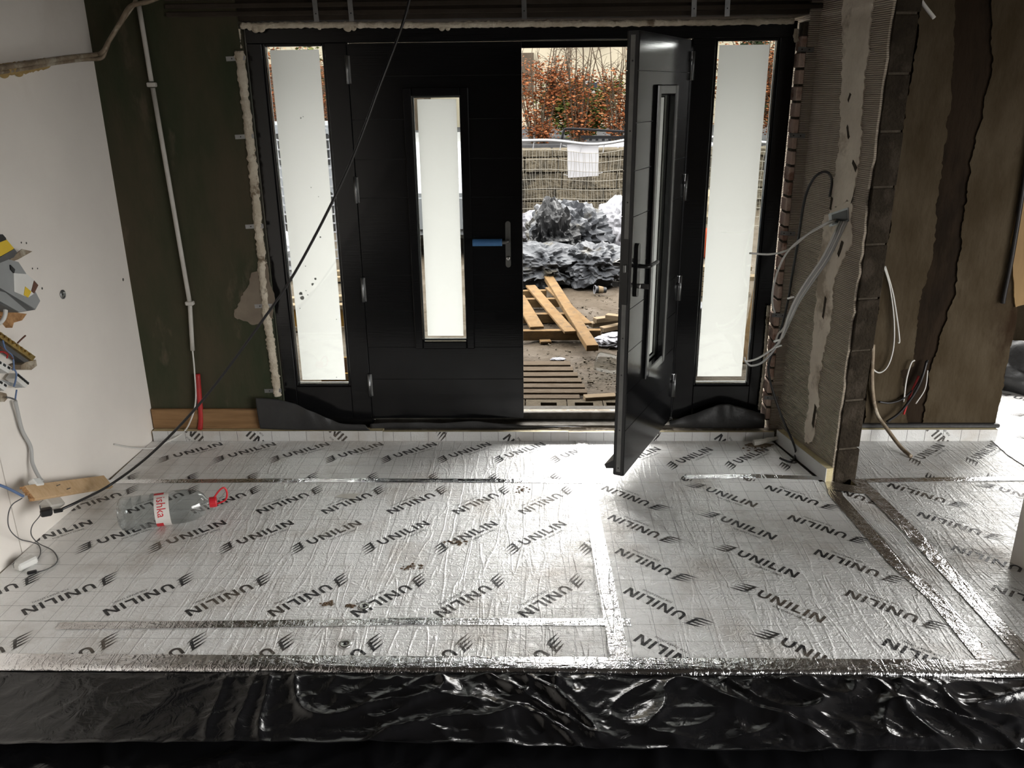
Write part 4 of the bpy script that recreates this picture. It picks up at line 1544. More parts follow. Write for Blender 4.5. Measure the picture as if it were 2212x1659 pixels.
M['label'] = pm('label_print', (.66, .63, .60), None, rough=.5)
lab = band(RB, .158, .222, math.radians(-75), math.radians(95), M['label'], 'label', bt)
band(RB + .0004, .158, .188, math.radians(-75), math.radians(-28), M['red'], 'red_stripe', lab, 12)
band(RB + .0004, .158, .200, math.radians(82), math.radians(95), M['red'], 'red_stripe', lab, 6)
v, f = [], []
for q in text_polys('ishka', .058):
    i0 = len(v)
    for u, w_ in q:
        # text runs down the side of the lying bottle, letter tops towards the cap
        a = math.radians(70) - (u / RB) * .86
        v.append(MB_ @ Vector(((RB + .0008) * math.cos(a), (RB + .0008) * math.sin(a), .170 + w_ * .95)))
    f.append(list(range(i0, len(v))))
rawobj('printed_name', v, f, M['red'], lab)

# ================================================================== SMALL THINGS ON THE FOIL
for i, (px, py) in enumerate(((746, 1391), (787, 1310))):
    t = thing('fixing_washer', ('round metal fixing washer on the front narrow board', 'round metal fixing washer on the letters of the middle board')[i], 'washer', onz(px, py))
    c = onz(px, py, .0022)
    obj('disc', lathe([(0, .001), (.010, .001), (.014, .003), (.022, .003), (.026, 0), (0, 0)], 20, Matrix.Translation(c)), M['chrome'], t, True)
    obj('screw_head', lathe([(0, 0), (.006, 0), (.005, .003), (0, .003)], 10, Matrix.Translation(c + Vector((0, 0, .001)))), M['dark_edge'], t, True)
pl_ = rawobj('paper_label', [onz(722, 1073, .0024), onz(742, 1066, .0024), onz(776, 1066, .0024), onz(764, 1078, .0024)], [(0, 3, 2, 1)], M['paper'])
tag(pl_, 'small white paper label stuck on the middle board', 'label')
M['mud'] = pm('dried_mud', (.17, .115, .07), (.11, .07, .04), 60, .95, bump=.8, bscale=160)
for i, (px, py, rx, ry) in enumerate(((985, 1172, .055, .035), (708, 1303, .035, .02), (1128, 1060, .05, .05), (890, 1225, .05, .03), (758, 1308, .02, .012), (1630, 968, .07, .05))):
    c = onz(px, py, .0012)
    lab_ = ('brown dried mud smear on the lettering of the middle board', 'small brown mud crumb patch near the front tape', 'faint brown mud patch by the back tape', 'thin brown mud streaks in the middle of the big board', 'tiny mud crumb beside the round washer', 'dusty brown rubble by the right upstand')[i]
    bm = NB()
    random.seed(40 + i)
    for k in range(26):
        a = random.uniform(0, 6.28)
        q = random.random() ** .7
        p = c + Vector((math.cos(a) * rx * q, math.sin(a) * ry * q, 0))
        s_ = random.uniform(.002, .009)
        vs = [bm.verts.new(p + Vector((s_ * random.uniform(.5, 1.4) * math.cos(t_), s_ * random.uniform(.4, 1.1) * math.sin(t_), .0003))) for t_ in [2 * math.pi * j / 7 for j in range(7)]]
        top = bm.verts.new(p + Vector((0, 0, .0015 + s_ * .25)))
        for j in range(7):
            bm.faces.new((vs[j], vs[(j + 1) % 7], top))
    o = obj('mud_smear', bm, M['mud'])
    tag(o, lab_, 'mud', kind='stuff')
rubble_heap('heap of dusty rubble at the right end of the upstand', (*onz(1640, 962)[:2], .001), .10, .035, .018, 2.0, 'rubble')
pr_ = obj('paper_scrap', wire([onz(1628, 956, .022), onz(1650, 953, .026), onz(1672, 948, .03), onz(1690, 943, .034)], .012, 5, 10, rfun=lambda t: .016 - .009 * t, wob=.5, ws=40), M['paper'], None, False)
tag(pr_, 'twisted white paper scrap on the rubble', 'paper')

# ================================================================== CABLES ON THE NIB WALL
bxx = thing('back_box', 'metal socket back box set in the combed nib wall', 'socket box', onn(1812, 466))
obj('box_shell', prism([onn(x, y, .004) for x, y in ((1792, 462), (1834, 448), (1835, 478), (1794, 490))], NBN, .006), M['steel'], bxx)
obj('box_inside', prism([onn(x, y, .0102) for x, y in ((1797, 464), (1830, 453), (1831, 475), (1798, 486))], NBN, .001), M['dark_edge'], bxx)


def cab(label, pts, r_, mat, name='cable'):
    P3 = []
    for p in pts:
        if p[2] == 'n':
            P3.append(onn(p[0], p[1], p[3]))
        elif p[2] == 'z':
            P3.append(onz(p[0], p[1], p[3]))
        else:
            P3.append(ony(p[0], p[1], p[2]))
    o = obj(name, wire(P3, r_, 8, 8), M[mat], None, True)
    tag(o, label, 'cable')
    return o


cab('black cable looping from the nib wall down to the floor', [(1792, 425, 'n', .014), (1797, 392, 'n', .02), (1790, 374, 4.08), (1776, 372, 4.09), (1756, 388, 4.11), (1738, 432, 4.14), (1724, 520, 4.16), (1712, 590, 4.17), (1702, 650, 4.18), (1682, 730, 4.20), (1662, 780, 4.22), (1662, 815, 4.22), (1676, 865, 4.20), (1695, 915, 4.16), (1713, 955, 4.10), (1719, 980, 'z', .02), (1709, 997, 'z', .008), (1692, 993, 'z', .02), (1684, 989, 'z', .026)], .0062, 'black_wire')
gp = 'grey cable from the nib wall box, '
cab(gp + 'ending straight left over the sidelight', [(1806, 474, 'n', .012), (1785, 482, 4.02), (1750, 502, 4.10), (1705, 538, 4.16), (1665, 549, 4.18), (1619, 547, 4.18)], .0050, 'lgrey_wire')
cab(gp + 'arching down beside the brick edge', [(1803, 478, 'n', .012), (1770, 492, 4.05), (1725, 520, 4.12), (1694, 555, 4.17), (1674, 605, 4.20), (1668, 650, 4.21), (1674, 676, 4.21)], .0050, 'lgrey_wire')
ends = ([(1641, 772), (1612, 780), (1608, 772)], [(1650, 780), (1624, 790), (1610, 782)], [(1690, 712), (1681, 722), (1676, 735)], [(1702, 705), (1694, 722), (1690, 730)])
names = ('curling into the right sidelight corner, upper one', 'curling into the right sidelight corner, lower one', 'hanging free at mid height, left one', 'hanging free at mid height, right one')
for i, (en, nm) in enumerate(zip(ends, names)):
    o_ = (i - 1.5) * 5
    cab(gp + nm, [(1814 + i * 5, 478, 'n', .012), (1806 + o_, 512, 4.01), (1782 + o_, 560, 4.04), (1750 + o_, 606, 4.08), (1722 + o_ * .8, 650, 4.11), (1705 + o_ * .6, 688, 4.13)] + ([(1684 + o_ * .3, 740, 4.15)] if i < 2 else []) + [(x, y, 4.17) for x, y in en], .0052, 'grey_wire' if i % 2 else 'lgrey_wire')
for i, (px, py, Yv) in enumerate(((1708, 643, 4.115), (1678, 736, 4.15), (1682, 748, 4.15))):
    c = ony(px, py, Yv - .012)
    o = obj('cable_tie', obox(c, (.034, .012, .008), Matrix.Rotation(math.radians(-20), 3, 'Y'), .002), M['white_plastic'])
    tag(o, ('white cable tie on the upper part of the grey bundle', 'white cable tie on the lower grey bundle, upper one', 'white cable tie on the lower grey bundle, lower one')[i], 'cable tie')

# stained wall cables
Yw = 4.395
cab('white cable looping low on the stained wall', [(1909, 575, Yw), (1922, 620, Yw), (1931, 690, Yw), (1930, 750, Yw), (1918, 790, Yw), (1900, 805, Yw), (1885, 795, Yw), (1882, 770, Yw)], .0042, 'lgrey_wire')
cab('white cable hanging straight on the stained wall', [(1912, 575, Yw + .01), (1928, 630, Yw + .01), (1938, 690, Yw), (1943, 735, Yw), (1940, 741, Yw)], .0042, 'lgrey_wire')
cab('brown pipe like cable running from the stained wall to the floor', [(1886, 745, Yw), (1884, 830, Yw), (1893, 890, Yw), (1915, 925, 4.33), (1945, 965, 'z', .03), (1968, 986, 'z', .01)], .011, 'pipe')
cab('black cable sagging at the foot of the stained wall', [(1898, 868, Yw), (1925, 870, Yw), (1955, 858, Yw), (1985, 825, Yw), (2000, 790, Yw), (2004, 778, Yw)], .006, 'black_wire')
cab('second black cable curving along the stained wall foot', [(1915, 912, Yw - .02), (1945, 890, Yw - .02), (1975, 850, Yw - .02), (1992, 815, Yw - .02), (2002, 780, Yw)], .0075, 'black_wire')
cab('red cable among the black ones on the stained wall', [(1952, 895, Yw), (1962, 865, Yw), (1972, 840, Yw), (1985, 812, Yw)], .006, 'red_dark')
cab('white cable rising beside the red one', [(1952, 868, Yw), (1958, 820, Yw), (1968, 785, Yw), (1976, 778, Yw)], .0045, 'lgrey_wire')
cab('thin pale cable drooping beside the black cables', [(1978, 872, Yw), (1998, 840, Yw), (2004, 800, Yw)], .0035, 'lgrey_wire')
cab('black pipe running down near the right edge', [(2232, 260, 4.40), (2208, 420, 4.40), (2185, 560, 4.40), (2166, 655, 4.40)], .012, 'black_wire', 'drain_pipe')
cab('pale broken conduit stub hanging at the upper right', [(1975, -30, 4.1), (1992, 5, 4.1), (2018, 39, 4.1)], .009, 'lgrey_wire', 'conduit')
o = obj('damp_course_felt', bx(1.66, 2.62, 4.392, 4.428, .071, .094, .006), M['dpc'])
tag(o, 'black felt strip along the foot of the stained wall', 'membrane')
# timber door lining at the far right edge of the stained wall
wall_patch([(2180, 520), (2232, 300), (2300, 300), (2260, 600), (2212, 655), (2188, 662)], 4.43, .022, pm('ochre_board', (.30, .19, .07), (.22, .13, .045), 4, .7, stretch=(2, 1, .4)), wb, .003, 7.0, 'ochre_board')
bm = NB()
bmesh.ops.create_icosphere(bm, subdivisions=4, radius=1)
for v_ in bm.verts:
    n_ = noise.noise(v_.co * 2.4)
    v_.co = Vector((v_.co.x * .34, v_.co.y * .22, max(0, v_.co.z) * .26)) * (1 + .35 * n_ + .15 * noise.noise(v_.co * 7))
    v_.co.z = max(0, v_.co.z)
    v_.co += Vector((3.28, 5.35, .002))
o = obj('cloth_bundle', bm, M['dpc'], None, True)
tag(o, 'dark cloth bundle on the side room floor at the right edge', 'cloth')

# ================================================================== OUTSIDE
G = -.12
M['earth'] = pm('wet_trodden_mud', (0.0351, 0.0282, 0.0207), (0.0261, 0.0202, 0.0142), 3.0, .7, c3=(0.046, 0.0384, 0.0307), s3=1.6, lo3=.5, hi3=.66, bump=1.0, bscale=9, dist=.05)  # outdoor colours all darkened: yard-to-hall light balance put into the base colour
M['x_timber'] = pm('sawn_yellow_timber', (0.0735, 0.0474, 0.023), (0.0581, 0.0351, 0.0153), 3, .75, stretch=(3, 3, 8), c3=(0.046, 0.0307, 0.0169), s3=4, bump=.2, bscale=20)
M['x_timber2'] = pm('pale_fresh_timber', (0.092, 0.0705, 0.046), (0.0797, 0.0581, 0.0351), 3, .75, stretch=(3, 3, 8))
M['x_slat'] = pm('weathered_slat', (0.049, 0.0384, 0.0276), (0.0337, 0.0246, 0.0159), 6, .85, stretch=(2, 8, 8), bump=.4, bscale=30)
M['x_block'] = pm('concrete_block_outside', (0.052, 0.0428, 0.0307), (0.0368, 0.0307, 0.0215), 14, .95, bump=.7, bscale=60)
M['x_alu'] = pm('aluminium_sill', (0.065, 0.0611, 0.0546), (0.0416, 0.0377, 0.0312), 20, .5, bump=.2, bscale=40)
M['tarp'] = pm('grey_tarpaulin', (.028, .030, .033), (.019, .020, .0225), 5, .42, c3=(0.0217, 0.0194, 0.0139), s3=2.4, lo3=.56, hi3=.66, bump=.4, bscale=12, dist=.03)
M['tarp_dark'] = pm('dark_polythene', (0.00464, 0.0048, 0.00512), (0.00696, 0.00711, 0.0075), 5, .38, bump=.4, bscale=14, dist=.03)
M['x_white'] = pm('white_sack', (0.123, 0.123, 0.131), (0.101, 0.101, 0.111), 5, .6, bump=.4, bscale=14, dist=.03)
M['x_tan'] = pm('tan_sack', (0.092, 0.0764, 0.052), (0.0675, 0.0551, 0.0368), 6, .8, bump=.4, bscale=18, dist=.02)
M['x_wire'] = pm('galvanised_wire', (0.111, 0.104, 0.0889), None, rough=.5, metal=.3)
M['x_tube'] = pm('galvanised_tube', (0.13, 0.13, 0.133), None, rough=.4, metal=.3)
M['x_sign'] = pm('white_sign', (0.182, 0.182, 0.189), None, rough=.5)
M['x_stone'] = pm('rough_stone', (0.0428, 0.0363, 0.0261), (0.0276, 0.0233, 0.0165), 5, .95, c3=(0.0153, 0.0138, 0.0111), s3=2.2, lo3=.52, hi3=.62, bump=1.0, bscale=14, dist=.06)
M['x_road'] = pm('asphalt', (0.0215, 0.0215, 0.022), (0.0153, 0.0153, 0.0159), 20, .8)
M['x_leaf'] = pm('russet_leaf', (0.0722, 0.023, 0.00858), (0.046, 0.0128, 0.00428), 1.5, .65, lo=.3, hi=.7)
M['x_leaf2'] = pm('light_russet_leaf', (0.101, 0.0413, 0.0169), None, rough=.65)
M['x_green'] = pm('green_leaf', (0.0276, 0.0321, 0.00612), (0.0153, 0.0202, 0.00428), 2.0, .65)
M['x_dgreen'] = pm('conifer_green', (0.0107, 0.0153, 0.00675), (0.00675, 0.0104, 0.00428), 2.0, .7)
M['x_twig'] = pm('twig', (0.0337, 0.0261, 0.0186), (0.023, 0.0172, 0.0116), 6, .85)
M['x_house'] = pm('cream_render', (0.131, 0.117, 0.0889), (0.123, 0.109, 0.0813), 1.2, .9)
M['x_housedark'] = pm('brown_cladding', (0.0276, 0.0215, 0.0153), (0.0186, 0.0143, 0.0104), 4, .85)
M['x_roof'] = pm('slate_roof', (0.0153, 0.0153, 0.0169), (0.0107, 0.0107, 0.0123), 6, .7)
M['x_pane'] = pm('house_window_pane', (0.0092, 0.0107, 0.0138), None, rough=.08)
M['x_frame'] = pm('white_window_frame', (0.123, 0.119, 0.111), None, rough=.5)
M['x_grey'] = pm('van_grey_paint', (0.0735, 0.0764, 0.0828), None, rough=.3)
M['x_silver'] = pm('car_silver_paint', (0.092, 0.0952, 0.101), None, rough=.25, metal=.4)
M['x_glass'] = pm('car_glass', (0.0046, 0.0052, 0.00612), None, rough=.06)
M['x_yellow'] = pm('yellow_formwork', (0.111, 0.0581, 0.00551), (0.092, 0.046, 0.00398), 5, .6)
M['x_orange'] = pm('orange_plastic', (0.111, 0.0153, 0.00367), None, rough=.45)
M['x_black'] = pm('black_rail', (0.00367, 0.00367, 0.00398), None, rough=.4)
M['x_hub'] = pm('wheel_hub', (0.0612, 0.0612, 0.0645), None, rough=.4, metal=.7)

for k_ in list(M):
    if k_.startswith('x_') and k_ not in ('x_glass', 'x_pane', 'x_silver', 'x_hub') or k_ in ('earth', 'tarp', 'tarp_dark'):
        M[k_].node_tree.nodes['Principled BSDF'].inputs['Specular IOR Level'].default_value = .12 if 'tarp' in k_ else .03


def ground_fn(u, v):
    x = -40 + 80 * u
    y = 4.77 + 34 * v ** 2
    z = G
    near = max(0, 1 - max(0, y - 14) / 2)
    if y > 4.9:
        z += near * (.022 * noise.noise(Vector((x * 2.1, y * 2.1, 0))) + .014 * noise.noise(Vector((x * 7, y * 7, 0))) + .008 * noise.noise(Vector((x * 18, y * 18, 0)))) - .01
    if y > 15.2:
        z = .85
    return (x, y, z)


# finer in the strip that shows through the entrance
def ground_fn2(u, v):
    x = -7 + 14 * u
    y = 4.77 + 10.2 * v
    return (x, y, ground_fn(0, 0)[2] + (.022 * noise.noise(Vector((x * 2.1, y * 2.1, 0))) + .014 * noise.noise(Vector((x * 7, y * 7, 0))) + .009 * noise.noise(Vector((x * 18, y * 18, 0)))) - .01)


gd = sheet('ground', 260, 220, ground_fn2, M['earth'], None, True)
tag(gd, 'trodden muddy ground outside the doors', 'ground', kind='structure')
v = [(-60, -50, G - .05), (60, -50, G - .05), (60, 15.3, G - .05), (-60, 15.3, G - .05)]
gd2 = rawobj('ground_wide', v, [(0, 1, 2, 3)], M['earth'])
tag(gd2, 'muddy site ground stretching to both sides', 'ground', kind='structure')
ln_ = obj('lane', bx(-60, 60, 15.31, 17.1, -.6, -.44), M['x_road'])
tag(ln_, 'sunken lane between the stone wall and the hedge bank', 'ground', kind='structure')
up_ = obj('upper_ground', bx(-60, 60, 17.1, 60, -.6, .86), M['x_road'])
tag(up_, 'raised road level behind the retaining wall', 'ground', kind='structure')

# house front on both sides of the entrance (keeps the sky out of the room)
fac = thing('house_facade', 'outer face of the house wall beside the entrance', 'wall', (0, 4.8, 0), kind='structure')
obj('facade_upper', bx(-5, 2.29, 4.77, 4.84, 2.45, 3.4), M['x_block'], fac)
obj('facade_left', bx(-5, -1.50, 4.77, 4.84, G - .1, 2.21), M['x_block'], fac)
obj('facade_right', bx(1.40, 2.29, 4.77, 4.84, G - .1, 2.21), M['x_block'], fac)
pc = thing('sky_blocking_canopy', 'sky-blocking canopy added over the entrance, unseen above the doors', 'sky blocker', (0, 5.4, 2.4))
obj('deck', bx(-2.2, 2.1, 4.85, 6.15, 3.1, 3.2), M['x_housedark'], pc)  # added out of view to cut sky light falling through the doorway
for x in (-2.15, 2.05):
    obj('post', bx(x - .04, x + .04, 6.02, 6.1, G - .05, 3.099), M['x_housedark'], pc)
sill = thing('door_sill', 'pale metal sill with dusty lip outside the doorway', 'sill', (0, 4.8, .03))
obj('sill_plate', bx(-.93, .79, 4.70, 4.86, .0, .028, .005), M['x_alu'], sill)
obj('sill_nose', bx(-.93, .79, 4.861, 4.885, -.02, .022, .005), M['x_alu'], sill)

# concrete blocks with slots laid flat as a step
def slot_block(label, x0, x1, y0, y1, ztop, slots):
    t = thing('concrete_block', label, 'block', ((x0 + x1) / 2, (y0 + y1) / 2, ztop - .1))
    xs = [x0]
    bm = NB()
    ym0, ym1 = y0 + (y1 - y0) * .36, y0 + (y1 - y0) * .68
    box(bm, x0, x1, y0, ym0, ztop - .1, ztop)
    box(bm, x0, x1, ym1, y1, ztop - .1, ztop)
    for a, b in slots:
        xs += [a, b]
    xs.append(x1)
    for a, b in zip(xs[0::2], xs[1::2]):
        box(bm, a, b, ym0, ym1, ztop - .1, ztop)
    obj('body', bm, M['x_block'], t)
    obj('slot_floor', bx(x0 + .01, x1 - .01, ym0, ym1, ztop - .1, ztop - .07), M['x_black'], t)
    return t


zt = -.03
p0, p1 = onz(1137, 884, zt), onz(1137, 863, zt)
yb0, yb1 = p0.y, p1.y
for i, (a, b, sl) in enumerate(((1040, 1133, [(1060, 1092)]), (1136, 1224, [(1168, 1203)]), (1226, 1302, [(1242, 1282)]), (1304, 1390, [(1310, 1345)]))):
    xx = [onz(q, 874, zt).x for q in (a, b)]
    sl = [(onz(q, 874, zt).x, onz(r_, 874, zt).x) for q, r_ in sl]
    slot_block('slotted concrete block on the step outside, %s from the left' % ('first', 'second', 'third', 'fourth')[i], xx[0], xx[1], yb0, yb1, zt, sl)

# duckboard of slats
db = thing('duckboard', 'weathered slatted duckboard leading to the doorway', 'duckboard', onz(1180, 820, G))
ends = ((784, 1232), (796, 1238), (808, 1248), (820, 1256), (832, 1263), (844, 1268), (856, 1252))
random.seed(12)
zt = -.045
for py, pxe in ends:
    y0 = onz(1180, py + 4.2, zt).y
    y1 = onz(1180, py - 4.2, zt).y
    xe = onz(pxe, py, zt).x
    R = Matrix.Rotation(random.uniform(-.008, .008), 3, 'Z')
    obj('slat', obox(((xe - .9) / 2, (y0 + y1) / 2, zt - .011), (xe + .9, y1 - y0, .022), R, .002), M['x_slat'], db)
ya, yb = onz(1180, 862, zt).y, onz(1180, 780, zt).y
for x in (-.75, -.25, .12):
    obj('bearer', bx(x - .03, x + .03, ya, yb, G - .005, zt - .0235), M['x_slat'], db)


def timber(label, a, b, w, h, z, mat='x_timber', z2=None, roll=0.0, name='timber_plank'):
    """a, b: pixels of the two ends (centre line); z the height of the centre line"""
    A = onz(*a, z)
    B = onz(*b, z if z2 is None else z2)
    o = obj(name, beam(A, B, w, h, .003, roll), M[mat])
    tag(o, label, 'timber')
    return o


# timber frame and planks lying on the mud
pf = thing('pallet_frame', 'low frame of timber battens lying on the mud', 'timber frame', onz(1180, 690, G))
for py, xa, xb in ((637, 1095, 1180), (655, 1090, 1208), (688, 1085, 1228), (724, 1085, 1297)):
    A, B = onz(xa, py, G + .05), onz(xb, py - 2, G + .05)
    obj('batten', beam(A, B, .06, .085, .003), M['x_timber'], pf)
timber('long thick plank lying across the timber frame', (1172, 580), (1280, 752), .095, .05, G + .125, z2=G + .10)
timber('thin plank lying left of the long thick plank', (1146, 618), (1232, 718), .10, .022, G + .107)
timber('short plank with a broken end at the left of the frame', (1120, 640), (1160, 708), .12, .022, G + .107)
timber('narrow plank half hidden under the long thick plank', (1185, 622), (1270, 700), .07, .02, G + .104)
timber('small flat offcut before the timber frame', (1166, 738), (1190, 737), .07, .02, G + .012)
timber('short offcut lying on the duckboard end', (1262, 861), (1330, 857), .07, .035, zt + .0185, 'x_timber2')
for i, (a, b, z_) in enumerate((((1276, 702), (1345, 690), .03), ((1285, 692), (1350, 684), .075), ((1300, 712), (1360, 700), .03), ((1310, 683), (1372, 690), .12))):
    timber('pale timber offcut in the pile by the doorway edge, %s one' % ('lowest left', 'middle', 'lowest right', 'topmost')[i], a, b, .07, .042, G + z_, 'x_timber2', name='timber_offcut')

# crumpled sheets and sacks
def crumple(name, label, cat, c, r_, seed, mat, amp=.25, fac=2.6, flat=True, sub=5, sag=0.0, parent=None):
    bm = NB()
    bmesh.ops.create_icosphere(bm, subdivisions=sub, radius=1)
    rx, ry, rz = r_
    for v_ in bm.verts:
        p = v_.co.copy()
        q = p * fac + Vector((seed, seed * 1.3, -seed))
        w = Vector((noise.noise(q * .8), noise.noise(q * .8 + Vector((5, 2, 1))), 0))
        f1 = 1 - 2 * abs(noise.noise(q + w))
        f2 = 1 - 2 * abs(noise.noise(q * 2.3 + w * 2))
        f3 = 1 - 2 * abs(noise.noise(q * 5 + w * 3))
        k = 1 + amp * (.55 * noise.noise(q * .5) + .55 * f1 + .34 * f2 + .10 * f3 - .4)
        z = p.z
        bot = 1.0 if z > -.3 else 1.0 + .12
        v_.co = Vector((c[0] + p.x * rx * k * bot, c[1] + p.y * ry * k * bot, max(c[2] - .01, c[2] + rz * (.55 + .62 * z * k))))
    o = obj(name, bm, M[mat], parent, not flat)
    if label:
        tag(o, label, cat)
    return o


def gpt(px, py, z=G):
    return onz(px, py, z)


c = gpt(1232, 575)
crumple('tarpaulin', 'big grey tarpaulin heap, tallest part of the pile', 'tarpaulin', (c.x, c.y, G), (.44, .40, .64), 2.0, 'tarp', .5, 1.7)
c = gpt(1200, 592)
crumple('polythene_bundle', 'dark crumpled polythene draped on the tarpaulin heap', 'plastic sheet', (c.x - .02, c.y, G), (.26, .28, .62), 7.5, 'tarp_dark', .6, 1.9)
c = gpt(1172, 612)
crumple('tarpaulin', 'grey tarpaulin lump at the lower left of the pile', 'tarpaulin', (c.x, c.y, G), (.40, .32, .36), 4.4, 'tarp', .55, 1.7)
c = gpt(1282, 612)
crumple('tarpaulin', 'muddy grey tarpaulin lump at the lower right of the pile', 'tarpaulin', (c.x, c.y, G), (.34, .28, .36), 11.0, 'tarp', .55, 1.6)
c = gpt(1326, 568)
crumple('bulk_sack', 'white bulk sack right of the tarpaulin heap', 'sack', (c.x + .05, c.y, G), (.30, .34, .64), 15.0, 'x_white', .35, 1.6)
c = gpt(1150, 520)
crumple('bulk_sack', 'white sack showing at the left behind the tarpaulins', 'sack', (c.x + .06, c.y, G), (.28, .2, .35), 18.0, 'x_white', .35, 1.6, sub=4)
c = gpt(1318, 752)
crumple('cloth_scrap', 'crumpled whitish cloth beside the timber frame', 'cloth', (c.x + .06, c.y + .1, G), (.15, .13, .075), 23.0, 'x_white', .5, 1.8, sub=4)
c = gpt(1186, 777)
crumple('paper_scrap', 'small white scrap on the mud beyond the duckboard', 'paper', (c.x + .07, c.y, G), (.05, .03, .012), 25.0, 'x_white', .5, 1.8, sub=4)
# plastic jug on the mud
jg = thing('plastic_jug', 'clear plastic jug lying on the mud at the doorway edge', 'jug', gpt(1315, 790))
c = gpt(1316, 786, G + .075)
MJ = Matrix.Translation(c) @ Matrix.Rotation(math.radians(100), 4, 'Y') @ Matrix.Rotation(.3, 4, 'X')
obj('jug_body', lathe([(0, -.10), (.06, -.10), (.075, -.085), (.078, 0), (.072, .06), (.04, .10), (.02, .12)], 20, MJ), M['jug_plastic'], jg, True)
obj('jug_neck', lathe([(.022, .121), (.024, .15), (0, .15)], 14, MJ), M['x_white'], jg, True)
# paper cup
cu = thing('paper_cup', 'brown paper cup lying on its side in the mud', 'cup', gpt(1297, 631))
c = gpt(1297, 626, G + .042)
MC = Matrix.Translation(c) @ Matrix.Rotation(math.radians(-84), 4, 'Y') @ Matrix.Rotation(.2, 4, 'X')
obj('cup_wall', lathe([(.0, -.06), (.030, -.06), (.042, .06), (.044, .062), (.040, .060), (.029, -.055), (0, -.055)], 20, MC), M['tarp_dark'], cu, True)
obj('sleeve', lathe([(.0345, -.025), (.0405, .028), (.0415, .028), (.0355, -.025), (.0345, -.025)], 20, MC), M['x_timber2'], cu, True)
obj('rim', lathe([(.043, .058), (.046, .060), (.046, .064), (.042, .064), (.043, .058)], 20, MC), M['x_white'], cu, True)

# small debris on the mud
M['x_stonebit'] = pm('pale_debris', (.06, .05, .038), (.03, .025, .018), 10, .9, spec=.03)
random.seed(77)
bm = NB()
for i in range(500):
    px = random.uniform(1137, 1345)
    py = random.choice((random.uniform(640, 720), random.uniform(740, 860), random.uniform(780, 860)))
    p = gpt(px, py)
    s_ = random.uniform(.004, .013) * (1 if random.random() < .92 else 1.8)
    obox((p.x, p.y, p.z + .004), (s_ * random.uniform(.7, 2.4), s_, s_ * .6), Matrix.Rotation(random.uniform(0, 3.1), 3, 'Z') @ Matrix.Rotation(random.uniform(-.5, .5), 3, 'X'), 0, bm)
o = obj('debris', bm, M['x_stonebit'])
tag(o, 'chips and twigs scattered over the mud', 'debris', kind='stuff')

# site fence
fe = thing('site_fence', 'bent wire mesh site fence with white top rail', 'fence', (1.0, 13.0, G))
YF = 12.6


def fbow(x):
    return YF + .16 * math.sin(x * 1.9 + .4)


def ftop(x):
    return 1.19 + .045 * math.cos((x - .75) * 2.2 + math.pi) + .02 * math.sin(x * 5)


xs = [-.25 + 4.05 * i / 60 for i in range(61)]
obj('top_rail', tube(NB(), [Vector((x, fbow(x), ftop(x))) for x in xs], .021, 8), M['x_tube'], fe, True)
for x in (-.25, 3.8):
    obj('end_post', tube(NB(), [Vector((x, fbow(x), G)), Vector((x, fbow(x), ftop(x)))], .021, 8), M['x_tube'], fe, True)
bm = NB()
random.seed(5)
nv_ = 88
for i in range(nv_):
    x0 = -.23 + 4.01 * i / (nv_ - 1)
    ph = random.uniform(0, 6)
    P = []
    for k in range(9):
        t_ = k / 8
        x = x0 + .012 * math.sin(ph + t_ * 7) + .02 * noise.noise(Vector((x0 * 2, t_ * 3, 0)))
        P.append(Vector((x, fbow(x0), G + (ftop(x0) - .12 - G) * t_)))
    tube(bm, P, .0030, 4)
o = obj('vertical_wires', bm, M['x_wire'], fe)
o['kind'] = 'stuff'
for k in range(9):
    zz = G + .05 + (1.06 - G - .05) * k / 8
    obj('horizontal_wire', tube(NB(), [Vector((x, fbow(x) - .004, zz + (ftop(x) - 1.19) * k / 8)) for x in xs], .0042, 5), M['x_wire'], fe, True)
for x in (.02, .42, .72, 1.05, 1.38):
    z = ftop(x)
    obj('hanger', tube(NB(), [Vector((x - .02, fbow(x), z - .13)), Vector((x, fbow(x), z))], .007, 5), M['x_tube'], fe)
# white sign hung on the fence
sg = thing('sign_board', 'blank white board hung on the wire fence', 'sign', ony(1258, 380, 12.55))
q = [ony(x, y, 12.80) for x, y in ((1225, 313), (1293, 309), (1293, 380), (1227, 384))]
obj('panel', prism(q, (0, 1, 0), .012), M['x_sign'], sg)
for a in ((1224, 316), (1293, 314), (1226, 379), (1293, 375)):
    p = ony(a[0], a[1], 12.79)
    obj('tie', tube(NB(), [p, p + Vector((.06 if a[0] > 1250 else -.06, -.01, .015))], .006, 5), M['x_tube'], sg)

# retaining wall of rough stone courses behind the fence
rw = thing('retaining_wall', 'rough brown stone retaining wall behind the fence', 'wall', (0, 15, G))
random.seed(21)
z = G - .05
while z < .86:
    hh = random.uniform(.2, .3)
    if z + hh > .84:
        hh = .93 - z
    x = -9.0
    while x < 9.0:
        w_ = random.uniform(.35, .9)
        dy = random.uniform(-.04, .04)
        obj('stone', bx(x + .008, x + w_ - .008, 14.75 + dy, 15.29, z + .006, z + hh - .006, .015), M['x_stone'], rw)
        x += w_
    z += hh
obj('mortar_core', bx(-30, 30, 14.83, 15.295, G - .1, .91), M['x_stone'], rw)

# vehicle rails behind the wall
vn = thing('parked_van', 'white vehicle roof with black rack behind the stone wall', 'vehicle', (1.9, 16.12, -.44))


